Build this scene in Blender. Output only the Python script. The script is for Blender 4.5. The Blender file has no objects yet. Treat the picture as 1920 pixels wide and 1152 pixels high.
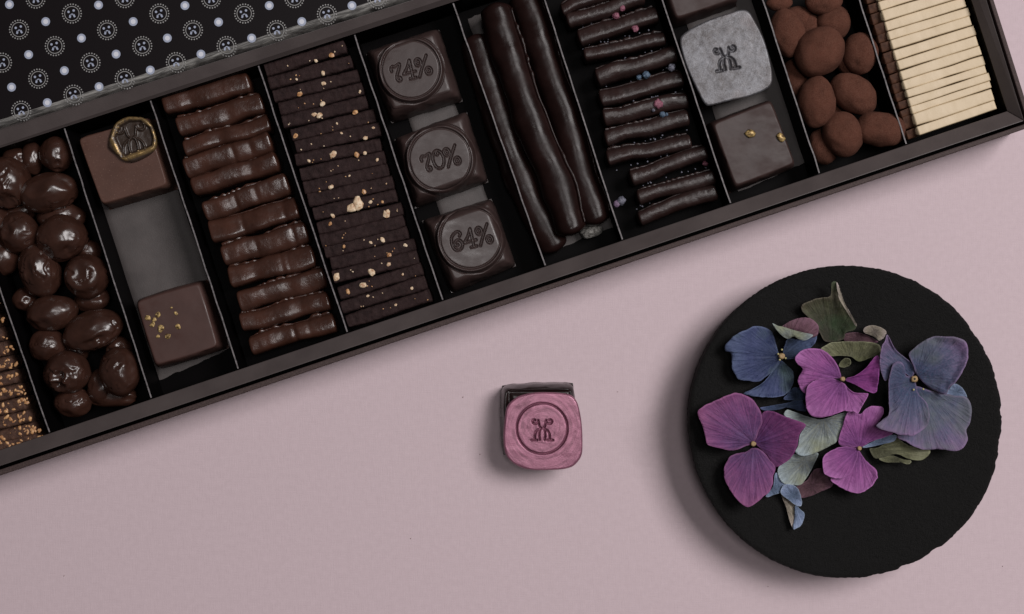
import bpy, bmesh, math, random
import numpy as np
from mathutils import Vector

# ------------------------------------------------------------------ basics
# Lengths below are in "units" of 0.2 mm (50 units = 1 cm); S turns them into metres.
S = 0.0002
CAM_H = 2700.0
sc = bpy.context.scene
col = sc.collection
random.seed(7)

# camera, straight down
cam_d = bpy.data.cameras.new('camera'); cam = bpy.data.objects.new('camera', cam_d); col.objects.link(cam)
cam.location = (0, 0, CAM_H * S); cam.rotation_euler = (0, 0, 0)
cam_d.sensor_width = 36.0; cam_d.lens = 36.0 * CAM_H / 1920.0
cam_d.clip_start = 0.02; cam_d.clip_end = 20
sc.camera = cam

# studio light: dim room, one big soft box up on the right, a smaller one overhead
w = bpy.data.worlds.new('World'); sc.world = w; w.use_nodes = True
w.node_tree.nodes['Background'].inputs['Color'].default_value = (1.0, 0.97, 0.98, 1)
w.node_tree.nodes['Background'].inputs['Strength'].default_value = 0.04

def area_lamp(name, pos, target, size, power, colour):
    d = bpy.data.lights.new(name, 'AREA'); o = bpy.data.objects.new(name, d); col.objects.link(o)
    d.shape = 'RECTANGLE'; d.size = size[0] * S; d.size_y = size[1] * S; d.energy = power; d.color = colour
    o.location = Vector(pos) * S
    o.rotation_euler = (Vector(target) - Vector(pos)).to_track_quat('-Z', 'Y').to_euler()
    return o
area_lamp('softbox', (4600, 2600, 7700), (0, 0, 0), (4000, 3700), 31.0, (1.0, 0.965, 0.96))
area_lamp('overhead_softbox', (350, 300, 7000), (0, 0, 0), (1500, 1400), 3.3, (1.0, 0.965, 0.96))
sc.view_settings.view_transform = 'Standard'; sc.view_settings.look = 'None'
sc.view_settings.exposure = 0; sc.view_settings.gamma = 1

def at(px, py, z=0.0):
    k = (CAM_H - z) / CAM_H
    return np.array([(px - 960.0) * k, (576.0 - py) * k, z])
def ats(P, z):
    P = np.asarray(P, float); z = np.broadcast_to(np.asarray(z, float), P.shape[:-1])
    k = (CAM_H - z) / CAM_H
    return np.stack([(P[..., 0] - 960) * k, (576 - P[..., 1]) * k, z], -1)

# ------------------------------------------------------------------ noise
def _hash(ix, iy, iz, seed):
    h = (ix * 374761393 + iy * 668265263 + iz * 1440662683 + seed * 974711) & 0xffffffff
    h = ((h ^ (h >> 13)) * 1274126177) & 0xffffffff
    h = h ^ (h >> 16)
    return (h & 0xffff) / 65535.0
def vn(P, seed=0):
    P = np.asarray(P, float); i = np.floor(P).astype(np.int64); f = P - i; f = f * f * (3 - 2 * f)
    r = 0
    for dx in (0, 1):
        for dy in (0, 1):
            for dz in (0, 1):
                wgt = (f[..., 0] if dx else 1 - f[..., 0]) * (f[..., 1] if dy else 1 - f[..., 1]) * (f[..., 2] if dz else 1 - f[..., 2])
                r = r + wgt * _hash(i[..., 0] + dx, i[..., 1] + dy, i[..., 2] + dz, seed)
    return r * 2 - 1
def fbm(P, seed=0, octv=3):
    a, s, t = 1.0, 0, 0
    P = np.asarray(P, float)
    for k in range(octv):
        s = s + a * vn(P, seed + 17 * k); t += a; a *= 0.5; P = P * 2.03
    return s / t

# ------------------------------------------------------------------ objects
def tag(o, label=None, cat=None, group=None, kind=None):
    if label: o['label'] = label
    if cat: o['category'] = cat
    if group: o['group'] = group
    if kind: o['kind'] = kind
    return o
def empty(name, loc, label=None, cat=None, group=None):
    o = bpy.data.objects.new(name, None); col.objects.link(o)
    o.location = Vector([float(c) for c in loc]) * S; o.empty_display_size = 0.01
    return tag(o, label, cat, group)
def obj(name, V, F, mats, parent=None, origin=None, smooth=True, midx=None, attrs=None):
    V = np.asarray(V, float)
    if parent is not None:
        org = np.array(parent.location) / S
        p = parent.parent
        while p is not None:
            org = org + np.array(p.location) / S; p = p.parent
        loc = None
    else:
        org = np.array(origin, float) if origin is not None else np.array([V[:, 0].mean(), V[:, 1].mean(), V[:, 2].min()])
        loc = org
    me = bpy.data.meshes.new(name)
    F = [list(map(int, f)) for f in F]
    me.from_pydata(((V - org) * S).tolist(), [], F)
    mats = mats if isinstance(mats, (list, tuple)) else [mats]
    for m in mats: me.materials.append(m)
    me.polygons.foreach_set('use_smooth', [smooth] * len(F))
    if midx is not None: me.polygons.foreach_set('material_index', [int(i) for i in midx])
    for k, a in (attrs or {}).items():
        at_ = me.attributes.new(k, 'FLOAT', 'POINT'); at_.data.foreach_set('value', np.asarray(a, np.float32))
    me.validate(); me.update()
    o = bpy.data.objects.new(name, me); col.objects.link(o)
    if parent is not None: o.parent = parent
    else: o.location = Vector([float(c) for c in loc]) * S
    return o
def grid_faces(nr, nc, wrap=False, off=0):
    F = []
    for i in range(nr - 1):
        for j in range(nc if wrap else nc - 1):
            j2 = (j + 1) % nc
            F.append((off + i * nc + j, off + i * nc + j2, off + (i + 1) * nc + j2, off + (i + 1) * nc + j))
    return F
def merge(parts):
    V, F, n = [], [], 0
    for v, f in parts:
        V.append(np.asarray(v, float)); F += [[i + n for i in q] for q in f]; n += len(v)
    return np.concatenate(V), F
def prism(poly_top, poly_bot):
    a = np.asarray(poly_top, float); b = np.asarray(poly_bot, float); n = len(a)
    F = [list(range(n)), list(range(2 * n - 1, n - 1, -1))] + [[i, n + i, n + (i + 1) % n, (i + 1) % n] for i in range(n)]
    c = a.mean(0); s = 0
    for i in range(n):
        p, q = a[i] - c, a[(i + 1) % n] - c; s += p[0] * q[1] - p[1] * q[0]
    if s < 0: F = [f[::-1] for f in F]
    return np.concatenate([a, b]), F
_ico = {}
def ico(n):
    if n not in _ico:
        bm = bmesh.new(); bmesh.ops.create_icosphere(bm, subdivisions=n, radius=1)
        bm.verts.ensure_lookup_table()
        _ico[n] = (np.array([v.co[:] for v in bm.verts]), [[v.index for v in f.verts] for f in bm.faces]); bm.free()
    return _ico[n]

# ------------------------------------------------------------------ materials
class M:
    def __init__(s, name, base=(.5, .5, .5), rough=.5, spec=.5, metal=0):
        s.m = bpy.data.materials.new(name); s.m.use_nodes = True; s.nt = s.m.node_tree
        s.b = s.nt.nodes['Principled BSDF']
        s.b.inputs['Base Color'].default_value = (*base, 1); s.b.inputs['Roughness'].default_value = rough
        s.b.inputs['Specular IOR Level'].default_value = spec; s.b.inputs['Metallic'].default_value = metal
        s.nrm = None
    def n(s, t, **kw):
        x = s.nt.nodes.new(t)
        for k, v in kw.items(): setattr(x, k, v)
        return x
    def link(s, a, b): s.nt.links.new(a, b)
    def coord(s, scale=(1, 1, 1), rot=0.0):
        """object coordinates in units of 100 (2 cm)"""
        t = s.n('ShaderNodeTexCoord'); m = s.n('ShaderNodeMapping')
        k = 1 / (100 * S); m.inputs['Scale'].default_value = [c * k for c in scale]; m.inputs['Rotation'].default_value = (0, 0, rot)
        # rotate first, then scale
        if rot:
            r = s.n('ShaderNodeMapping'); r.inputs['Rotation'].default_value = (0, 0, rot); m.inputs['Rotation'].default_value = (0, 0, 0)
            s.link(t.outputs['Object'], r.inputs['Vector']); s.link(r.outputs[0], m.inputs['Vector'])
        else:
            s.link(t.outputs['Object'], m.inputs['Vector'])
        return m.outputs[0]
    def noise(s, scale, detail=4, rough=.55, vec=None, dist=0):
        x = s.n('ShaderNodeTexNoise'); x.inputs['Scale'].default_value = scale; x.inputs['Detail'].default_value = detail
        x.inputs['Roughness'].default_value = rough; x.inputs['Distortion'].default_value = dist
        s.link(vec if vec is not None else s.coord(), x.inputs['Vector']); return x.outputs['Fac']
    def ramp(s, fac, stops):
        r = s.n('ShaderNodeValToRGB'); e = r.color_ramp.elements
        while len(e) < len(stops): e.new(0.5)
        for i, (p, c) in enumerate(stops):
            e[i].position = p; e[i].color = (*c, 1) if not isinstance(c, (int, float)) else (c, c, c, 1)
        s.link(fac, r.inputs['Fac']); return r.outputs['Color']
    def mix(s, fac, a, b, mode='MIX'):
        x = s.n('ShaderNodeMix', data_type='RGBA', blend_type=mode)
        for v, i in ((fac, 0), (a, 6), (b, 7)):
            if isinstance(v, (int, float)): x.inputs[i].default_value = v if i == 0 else (v, v, v, 1)
            elif isinstance(v, tuple): x.inputs[i].default_value = (*v, 1)
            else: s.link(v, x.inputs[i])
        return x.outputs[2]
    def base(s, c): s.link(c, s.b.inputs['Base Color']); return s
    def roughness(s, fac, lo, hi):
        r = s.n('ShaderNodeMapRange'); r.inputs['To Min'].default_value = lo; r.inputs['To Max'].default_value = hi
        s.link(fac, r.inputs['Value']); s.link(r.outputs[0], s.b.inputs['Roughness']); return s
    def bump(s, h, dist, strength=1.0):
        b = s.n('ShaderNodeBump'); b.inputs['Distance'].default_value = dist * S; b.inputs['Strength'].default_value = strength
        s.link(h, b.inputs['Height'])
        if s.nrm is not None: s.link(s.nrm, b.inputs['Normal'])
        s.nrm = b.outputs[0]; s.link(s.nrm, s.b.inputs['Normal']); return s
    def attr(s, name):
        a = s.n('ShaderNodeAttribute'); a.attribute_name = name; return a.outputs['Fac']
    def math(s, op, a, b=None):
        x = s.n('ShaderNodeMath', operation=op)
        for i, v in enumerate((a, b)):
            if v is None: continue
            if isinstance(v, (int, float)): x.inputs[i].default_value = v
            else: s.link(v, x.inputs[i])
        return x.outputs[0]

def choc(name, c, rough=.38, spec=.5, var=.35, bump=.5, speck=None):
    m = M(name, c, rough, spec)
    n1 = m.noise(2.2, 5, .6); n2 = m.noise(22, 3, .6)
    lo = tuple(x * (1 - var) for x in c); hi = tuple(x * (1 + var) for x in c)
    colr = m.ramp(n1, [(.3, lo), (.7, hi)])
    if speck:
        n3 = m.noise(34, 2, .5); colr = m.mix(m.ramp(n3, [(.62, 0.0), (.72, 1.0)]), colr, speck)
    m.base(colr); n4 = m.noise(1.4, 4, .65, m.coord((1, 1.7, 1))); m.roughness(m.ramp(n4, [(.32, 0.0), (.68, 1.0)]), rough * .7, rough * 1.5)
    m.bump(n1, 3.0, bump); m.bump(n2, .5, bump)
    return m.m

m = M('table_paper', (.53, .43, .465), .75, .25)
n = m.noise(9, 4); fx = m.noise(1, 2, .5, m.coord((70, 4, 1))); fy = m.noise(1, 2, .5, m.coord((4, 70, 1)))
m.base(m.mix(m.ramp(n, [(.3, 0.0), (.7, 1.0)]), (.515, .41, .438), (.545, .435, .465)))
m.bump(fx, .5, .6); m.bump(fy, .5, .6); m.bump(m.noise(60, 3, .6), .5, .5); MAT_TABLE = m.m

m = M('black_carton', (.019, .017, .018), .5, .5); n = m.noise(30, 4); n2 = m.noise(1.3, 5)
m.base(m.mix(m.ramp(n2, [(.35, 0.0), (.75, 1.0)]), (.058, .046, .045), (.08, .064, .062))); m.roughness(n2, .38, .55); m.bump(n, .5, .4); MAT_RIM = m.m
m = M('black_inner_card', (.0022, .0018, .002), .5, .03); n = m.noise(20, 4); m.bump(n, .4, .4); MAT_INNER = m.m
m = M('brown_carton_edge', (.035, .024, .022), .7, .3); n = m.noise(40, 3); m.base(m.ramp(n, [(.3, (.03, .018, .017)), (.75, (.07, .046, .043))])); m.bump(n, .8, .5); MAT_OUTER = m.m
m = M('divider_cut_edge', (.2, .18, .19), .6, .4); n = m.noise(14, 3); m.base(m.ramp(n, [(.3, (.06, .053, .056)), (.75, (.21, .19, .195))])); MAT_CUT = m.m
m = M('grey_liner_paper', (.05, .046, .047), .6, .35); n = m.noise(45, 2); n2 = m.noise(2, 4)
m.base(m.ramp(n2, [(.3, (.056, .048, .047)), (.7, (.078, .067, .065))])); m.bump(n, .6, .5); m.bump(n2, 3, .4); MAT_LINER = m.m
m = M('lid_print_paper', (.004, .0022, .003), .55, .15); n = m.noise(40, 3); m.bump(n, .3, .3); MAT_LID = m.m
m = M('lid_painted_sheen_scuff', (.05, .05, .05), .4, .5); n = m.noise(1, 5, .7, m.coord((2.2, 26, 1), math.radians(-17.7)), .6)
m.base(m.ramp(n, [(.30, (.012, .011, .011)), (.48, (.11, .105, .10)), (.68, (.34, .33, .31))])); m.bump(n, 1.2, .6); MAT_SHEEN_SCUFF = m.m  # pale streaks paint the bevel's grazing reflection into the colour, along with scuffing
MAT_PRINT = M('silver_print', (.26, .255, .25), .5, .4).m
MAT_DOT = M('pale_print', (.3, .33, .42), .5, .4).m
MAT_DOT_IN = M('pale_print_centre', (.56, .57, .63), .5, .4).m
MAT_NUT_COAT = choc('glossy_dark_coating', (.035, .0148, .0103), .22, .5, .3, .2)
MAT_BATON = choc('milk_chocolate_coating', (.043, .0172, .0115), .27, .5, .35, .6)
MAT_SQ_MILK = choc('milk_chocolate_square', (.078, .038, .0285), .5, .25, .12, .15, (.13, .075, .055))
MAT_SQ_RED = choc('reddish_chocolate_square', (.058, .029, .0245), .42, .32, .1, .06)
MAT_SQ_DARK = choc('dark_chocolate_square', (.038, .0215, .0195), .42, .27, .1, .05)
MAT_DISC = choc('dark_moulded_chocolate', (.036, .0215, .0198), .38, .5, .1, .05)
MAT_STICK = choc('dark_enrobed_stick', (.0125, .0056, .005), .27, .14, .3, .25)
MAT_THIN = choc('dark_berry_stick', (.02, .01, .009), .34, .36, .35, .7)
m = M('rough_dark_slab', (.024, .012, .011), .75, .15); n = m.noise(9, 6, .7); n2 = m.noise(45, 3)
m.base(m.ramp(n, [(.3, (.012, .006, .006)), (.55, (.025, .0135, .0132)), (.8, (.04, .023, .022))])); m.bump(n, 3.5, .7); m.bump(n2, .8, .6); MAT_SLAB = m.m
m = M('rough_nut_slab', (.06, .03, .018), .7, .35); n = m.noise(9, 6, .7); n2 = m.noise(40, 3)
m.base(m.ramp(n, [(.3, (.03, .013, .009)), (.6, (.075, .034, .021)), (.85, (.13, .07, .04))])); m.bump(n, 4, .8); m.bump(n2, 1, .6); MAT_NUTSLAB = m.m
m = M('chopped_nut', (.62, .42, .3), .5, .4); n = m.noise(18, 4); m.base(m.ramp(n, [(.3, (.36, .18, .09)), (.52, (.6, .45, .3)), (.75, (.74, .63, .48))])); m.bump(n, 1.2, .7); MAT_CHIP = m.m
m = M('caramel_nut', (.4, .2, .08), .35, .5); n = m.noise(18, 4); m.base(m.ramp(n, [(.3, (.26, .1, .035)), (.7, (.6, .36, .17))])); m.bump(n, 1.2, .7); MAT_CARAMEL = m.m
m = M('gold_leaf', (.75, .5, .16), .42, .4, .35); n = m.noise(16, 4); m.base(m.ramp(n, [(.38, (.08, .045, .015)), (.68, (.6, .42, .17))])); m.bump(n, 2, .8); MAT_GOLD = m.m
m = M('gilded_dark_wax', (.05, .035, .022), .4, .5, .25)
MAT_COCOA = None
m = M('cocoa_dust', (.1, .04, .026), .95, .12); n = m.noise(3, 5, .6); n2 = m.noise(60, 3, .6)
m.base(m.mix(m.ramp(n2, [(.35, 0.0), (.75, 1.0)]), m.ramp(n, [(.28, (.036, .012, .0075)), (.5, (.068, .023, .0145)), (.72, (.105, .038, .025))]), (.115, .053, .037))); m.bump(n2, 1.0, .7); m.bump(n, 3, .5); MAT_COCOA = m.m
m = M('white_chocolate', (.78, .6, .42), .5, .4); n = m.noise(2.5, 4); n2 = m.noise(4.3, 2, .5); n3 = m.noise(30, 4)
c = m.ramp(n, [(.3, (.52, .405, .26)), (.7, (.57, .455, .31))]); c = m.mix(m.ramp(n2, [(.76, 0.0), (.84, .7)]), c, (.5, .25, .26)); m.base(c); m.bump(n3, .6, .4); m.bump(n, 1.5, .3); MAT_WHITE = m.m
m = M('chocolate_dipped_end', (.075, .03, .016), .6, .15); n = m.noise(12, 4); m.base(m.ramp(n, [(.3, (.03, .011, .006)), (.7, (.075, .032, .017))])); m.bump(n, 1, .5); MAT_DIP = m.m
MAT_BODY = choc('very_dark_chocolate', (.011, .0055, .0055), .25, .35, .2, .2)

def petal_mat(name, inner, mid, outer, vein, green=None):
    m = M(name, mid, .62, .25)
    pr, pa = m.attr('pr'), m.attr('pa')
    nz = m.noise(3.2, 5, .65); nf = m.noise(26, 4, .65)
    rr = m.math('ADD', pr, m.math('MULTIPLY', m.math('SUBTRACT', nz, .5), .75))
    c = m.ramp(rr, [(.16, inner), (.55, mid), (.98, outer)])
    # fine veins fan out from the petal's base
    cx = m.n('ShaderNodeCombineXYZ'); m.link(m.math('MULTIPLY', pa, 13.0), cx.inputs[0]); m.link(m.math('MULTIPLY', pr, 1.6), cx.inputs[1])
    vz = m.n('ShaderNodeTexNoise'); vz.inputs['Scale'].default_value = 1.0; vz.inputs['Detail'].default_value = 4; vz.inputs['Roughness'].default_value = .7; vz.inputs['Distortion'].default_value = .5
    m.link(cx.outputs[0], vz.inputs['Vector']); v = vz.outputs['Fac']
    fade = m.math('SUBTRACT', 1.0, m.math('MULTIPLY', pr, .75))
    c = m.mix(m.math('MULTIPLY', m.ramp(v, [(.46, 1.0), (.58, 0.0)]), fade), c, vein)
    c = m.mix(m.math('MULTIPLY', m.ramp(nf, [(.35, 0.0), (.75, 1.0)]), .28), c, outer)
    c = m.mix(m.math('MULTIPLY', m.ramp(m.attr('ps'), [(.92, 0.0), (1.0, 1.0)]), .4), c, tuple(min(.6, x * 1.5 + .03) for x in outer))
    if green: c = m.mix(m.ramp(m.noise(1.6, 3), [(.5, 0.0), (.68, .75)]), c, green)
    m.base(c); m.bump(v, 5.0, .8); m.bump(nf, 1.6, .7)
    m.b.inputs['Subsurface Weight'].default_value = 0.0
    return m.m
PET = dict(
    violet=petal_mat('violet_petal', (.11, .06, .16), (.16, .05, .155), (.22, .07, .17), (.06, .022, .085)),
    violetdark=petal_mat('deep_violet_petal', (.09, .035, .13), (.105, .024, .095), (.15, .032, .12), (.05, .012, .06)),
    pink=petal_mat('magenta_petal', (.17, .05, .19), (.27, .075, .245), (.33, .12, .31), (.12, .03, .13)),
    pinkdark=petal_mat('deep_magenta_petal', (.17, .035, .17), (.20, .035, .17), (.25, .06, .24), (.09, .015, .1)),
    mauve=petal_mat('mauve_blue_petal', (.04, .07, .13), (.08, .09, .15), (.2, .12, .23), (.035, .05, .10), (.09, .11, .12)),
    blue=petal_mat('blue_petal', (.032, .042, .085), (.045, .055, .135), (.08, .105, .19), (.02, .03, .085), (.07, .11, .105)),
    bluedark=petal_mat('dark_blue_petal', (.03, .045, .075), (.045, .07, .14), (.08, .1, .2), (.02, .03, .06), (.06, .08, .08)),
    sage=petal_mat('sage_petal', (.15, .15, .12), (.24, .27, .25), (.3, .36, .4), (.1, .12, .14), (.25, .26, .15)),
    olive=petal_mat('olive_petal', (.07, .07, .04), (.14, .14, .075), (.22, .22, .14), (.05, .05, .03), (.1, .11, .04)),
    moss=petal_mat('dark_moss_petal', (.03, .03, .02), (.05, .055, .028), (.09, .07, .05), (.022, .024, .016), (.03, .055, .025)),
    beige=petal_mat('beige_petal', (.14, .12, .1), (.27, .24, .18), (.36, .3, .28), (.12, .1, .08)),
    brownmauve=petal_mat('brown_mauve_petal', (.08, .04, .05), (.11, .055, .065), (.17, .08, .12), (.05, .025, .03)),
    paleblue=petal_mat('pale_blue_petal', (.12, .16, .24), (.2, .25, .38), (.28, .34, .5), (.08, .12, .2)),
)
MAT_CENTRE = M('flower_centre', (.30, .2, .1), .6, .3).m
MAT_ANTHER = M('yellow_anther', (.4, .36, .17), .6, .3).m
MAT_PIT = M('flower_pit', (.02, .02, .01), .7, .3).m
m = M('black_stone', (.006, .006, .006), .8, .2); n = m.noise(14, 6, .7, m.coord((1, 1, 1))); n2 = m.noise(50, 3, .6)
m.base(m.ramp(n2, [(.35, (.0035, .0033, .0033)), (.7, (.0105, .010, .0098)), (.78, (.016, .0155, .015)), (.86, (.06, .058, .055))])); m.bump(n, 5.0, 1.0); m.bump(n2, 2.5, 1.0); MAT_STONE = m.m

def luster(name, base, dark, rough, metal, ring=None, rim=None):
    m = M(name, base, rough, .5, metal)
    if ring is not None:    # brush strokes that run round the middle
        t = m.n('ShaderNodeTexCoord'); sub = m.n('ShaderNodeVectorMath', operation='SUBTRACT'); m.link(t.outputs['Object'], sub.inputs[0]); sub.inputs[1].default_value = [c * S for c in ring]
        ln = m.n('ShaderNodeVectorMath', operation='LENGTH'); m.link(sub.outputs[0], ln.inputs[0])
        sx = m.n('ShaderNodeSeparateXYZ'); m.link(sub.outputs[0], sx.inputs[0])
        ang = m.math('ARCTAN2', sx.outputs[1], sx.outputs[0])
        cx = m.n('ShaderNodeCombineXYZ'); m.link(m.math('MULTIPLY', ln.outputs['Value'], .2 / S), cx.inputs[0]); m.link(m.math('MULTIPLY', ang, 1.1), cx.inputs[1])
        vz = m.n('ShaderNodeTexNoise'); vz.inputs['Scale'].default_value = 1; vz.inputs['Detail'].default_value = 5; vz.inputs['Roughness'].default_value = .7; m.link(cx.outputs[0], vz.inputs['Vector'])
        n1 = vz.outputs['Fac']
    else:
        n1 = m.noise(9, 6, .75)
    n2 = m.noise(48, 3, .6); n3 = m.noise(1.7, 4)
    w1, w2, w3 = (.75, .3, .15) if ring is not None else (.5, .35, .35)
    f = m.math('ADD', m.math('MULTIPLY', n1, w1), m.math('ADD', m.math('MULTIPLY', n2, w2), m.math('MULTIPLY', n3, w3)))
    c_ = m.ramp(f, [(.48, dark), (.70, base)])
    if rim: c_ = m.mix(m.ramp(m.noise(1.1, 4, .6), [(.52, 0.0), (.72, .8)]), c_, rim)
    m.base(c_); m.bump(n1, .8, .35); m.bump(n2, .5, .45)
    m.roughness(n2, rough * .8, rough * 1.2)
    return m
# ------------------------------------------------------------------ shape builders
def sweep(path, z0, width, height, n=40, m=22, e=2.6, endp=5.0, amp=.05, freq=1 / 30., seed=0, rough=0.0, lip=0.0, dips=(), tipfade=.16, undul=0.0, taper=None, roll=0.0):
    """a bar lying along `path` (picture points), from z0 up; returns V, F"""
    zc = z0 + height / 2
    P = ats(path, zc)[:, :2]
    d = np.concatenate([[0], np.cumsum(np.linalg.norm(np.diff(P, axis=0), axis=1))]); L = d[-1]
    t = (1 - np.cos(np.linspace(0, math.pi, n))) / 2 * .35 + np.linspace(0, 1, n) * .65
    k = np.clip(np.searchsorted(d, t * L) - 1, 0, len(P) - 2)
    if len(P) > 2:   # Catmull-Rom
        Q = np.vstack([2 * P[0] - P[1], P, 2 * P[-1] - P[-2]]); u = ((t * L - d[k]) / (d[k + 1] - d[k]))[:, None]
        a, b, c, e_ = Q[k], Q[k + 1], Q[k + 2], Q[k + 3]
        C = .5 * (2 * b + (c - a) * u + (2 * a - 5 * b + 4 * c - e_) * u ** 2 + (-a + 3 * b - 3 * c + e_) * u ** 3)
    else:
        C = P[0] + (P[-1] - P[0]) * t[:, None]
    T = np.gradient(C, axis=0); T /= np.linalg.norm(T, axis=1)[:, None] + 1e-9; N = np.stack([-T[:, 1], T[:, 0]], 1)
    if undul:
        C = C + N * (undul * vn(np.stack([t * 4, t * 0 + seed, t * 0], 1), seed))[:, None]
    s = np.abs(2 * t - 1); cap = np.where(s > 1 - tipfade, np.clip(1 - ((s - (1 - tipfade)) / tipfade) ** endp, 0, 1) ** (1 / endp * 1.4), 1.0)
    cap = np.maximum(cap, .02)
    th = np.linspace(0, 2 * math.pi, m, endpoint=False) + .01
    cx = np.sign(np.cos(th)) * np.abs(np.cos(th)) ** (2 / e); cz = np.sign(np.sin(th)) * np.abs(np.sin(th)) ** (2 / e)
    wv = np.ones(n) * width / 2
    if taper is not None: wv = wv * np.interp(t, [0, 1], taper)
    Wd = wv * (1 + .10 * vn(np.stack([t * L / 45, t * 0 + seed * 3.1, t * 0], 1), seed + 5))
    for (dp, dw, da) in dips: Wd = Wd * (1 - da * np.exp(-((t - dp) / dw) ** 2) * .35)
    X = C[:, None, :] + N[:, None, :] * (cx[None, :] * (Wd * (cap * .5 + .5 * cap ** 2))[:, None])[..., None]
    hz = height / 2 * (cap ** .5)
    for (dp, dw, da) in dips: hz = hz * (1 - da * np.exp(-((t - dp) / dw) ** 2))
    Z = zc + cz[None, :] * np.where(cz[None, :] > 0, hz[:, None], height / 2)
    Z = Z + roll * cx[None, :] * Wd[:, None] * (np.clip(cz, 0, 1) ** .6)[None, :]
    V = np.concatenate([X, Z[..., None]], -1)
    ctr = np.concatenate([np.repeat(C[:, None, :], m, 1), np.full((n, m, 1), zc)], -1)
    D = V - ctr; ln = np.linalg.norm(D, axis=-1, keepdims=True) + 1e-6
    disp = amp * width * fbm(V * freq + seed * 7.7, seed, 3)
    if rough: disp = disp + rough * fbm(V * .23 + seed, seed + 3, 3)
    V = V + D / ln * disp[..., None] * cap[:, None, None]
    V[..., 2] = np.maximum(V[..., 2], z0)
    Vf = V.reshape(-1, 3); F = grid_faces(n, m, True)
    F.append(list(range(m))[::-1]); F.append([(n - 1) * m + j for j in range(m)])
    if lip:   # ragged foot of set chocolate along the upper long edge
        side = 1.0 if N[n // 2, 1] > 0 else -1.0
        sel = np.arange(2, n - 2); nn = 90; tt = np.linspace(.04, .96, nn)
        Ci = np.stack([np.interp(tt, t, C[:, i]) for i in (0, 1)], 1); Ni = np.stack([np.interp(tt, t, N[:, i]) for i in (0, 1)], 1); Wi = np.interp(tt, t, Wd * cap)
        r = np.abs(vn(np.stack([tt * L / 9, tt * 0 + seed, tt * 0], 1), seed + 9)); env = np.clip(vn(np.stack([tt * L / 34, tt * 0 + seed, tt * 0 + 4], 1), seed + 2) * 2 + .8, 0, 1)
        o1 = (Wi * .86)[:, None]; o2 = (Wi * .96 + lip * (.3 + r) * env)[:, None]
        zt = z0 + height * .80; ring = []
        for off, zz in ((o1, zt - 5), (o1, zt + 1.5 * 0), (o2, zt - 1 + lip * .5), (o2 + 1.0, zt - 3)):
            zz_ = zz + (r * 1.5 * env) if np.ndim(zz) == 0 else zz
            ring.append(np.concatenate([Ci + Ni * side * off, (np.zeros(nn) + zz_)[:, None]], 1))
        lv = np.stack(ring, 1).reshape(-1, 3)
        lf = grid_faces(nn, 4, True)
        Vf, F = merge([(Vf, F), (lv, lf)])
    return Vf, F

def blob(px, py, rx, ry, ang, zc, rz, amp=.08, freq=1.3, seed=0, dents=(), sub=4, crease=0.0, flat=0.0):
    v, f = ico(sub); c = at(px, py, zc)
    d = v.copy(); r = 1 + amp * fbm(d * freq + seed * 5.3, seed, 3)
    for (dx, dy, dz, depth, sig) in dents:
        q = np.array([dx, dy, dz], float); q /= np.linalg.norm(q)
        a = np.arccos(np.clip(d @ q, -1, 1)); r = r - depth * np.exp(-(a / sig) ** 2)
        r = r + depth * .35 * np.exp(-((a - sig * 1.5) / (sig * .45)) ** 2)
    if crease:
        g = np.abs(fbm(d * 1.7 + seed * 3.9, seed + 31, 2)); mask = np.clip(vn(d * 1.1 + seed, seed + 40) * 2.5, 0, 1)
        r = r - crease * np.exp(-(g / .05) ** 2) * mask + crease * .5 * np.exp(-((g - .1) / .05) ** 2) * mask
        r = r + crease * .12 * fbm(d * 8 + seed, seed + 50, 2) * mask
    P = d * r[:, None] * np.array([rx, ry, rz])
    ca, sa = math.cos(ang), math.sin(ang)
    P = np.stack([P[:, 0] * ca - P[:, 1] * sa, P[:, 0] * sa + P[:, 1] * ca, P[:, 2]], 1) + c
    return P, f

def chipmesh(px, py, z, s, seed, flat=.5, elong=1.3):
    v, f = ico(2); rs = np.random.RandomState(seed)
    r = 1 + .45 * fbm(v * 1.9 + seed * 2.2, seed, 2)
    P = v * r[:, None] * np.array([s * elong, s, s * flat]) / 2; a = rs.rand() * 6.28; ca, sa = math.cos(a), math.sin(a)
    return np.stack([P[:, 0] * ca - P[:, 1] * sa, P[:, 0] * sa + P[:, 1] * ca, P[:, 2]], 1) + at(px, py, z), f

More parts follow.
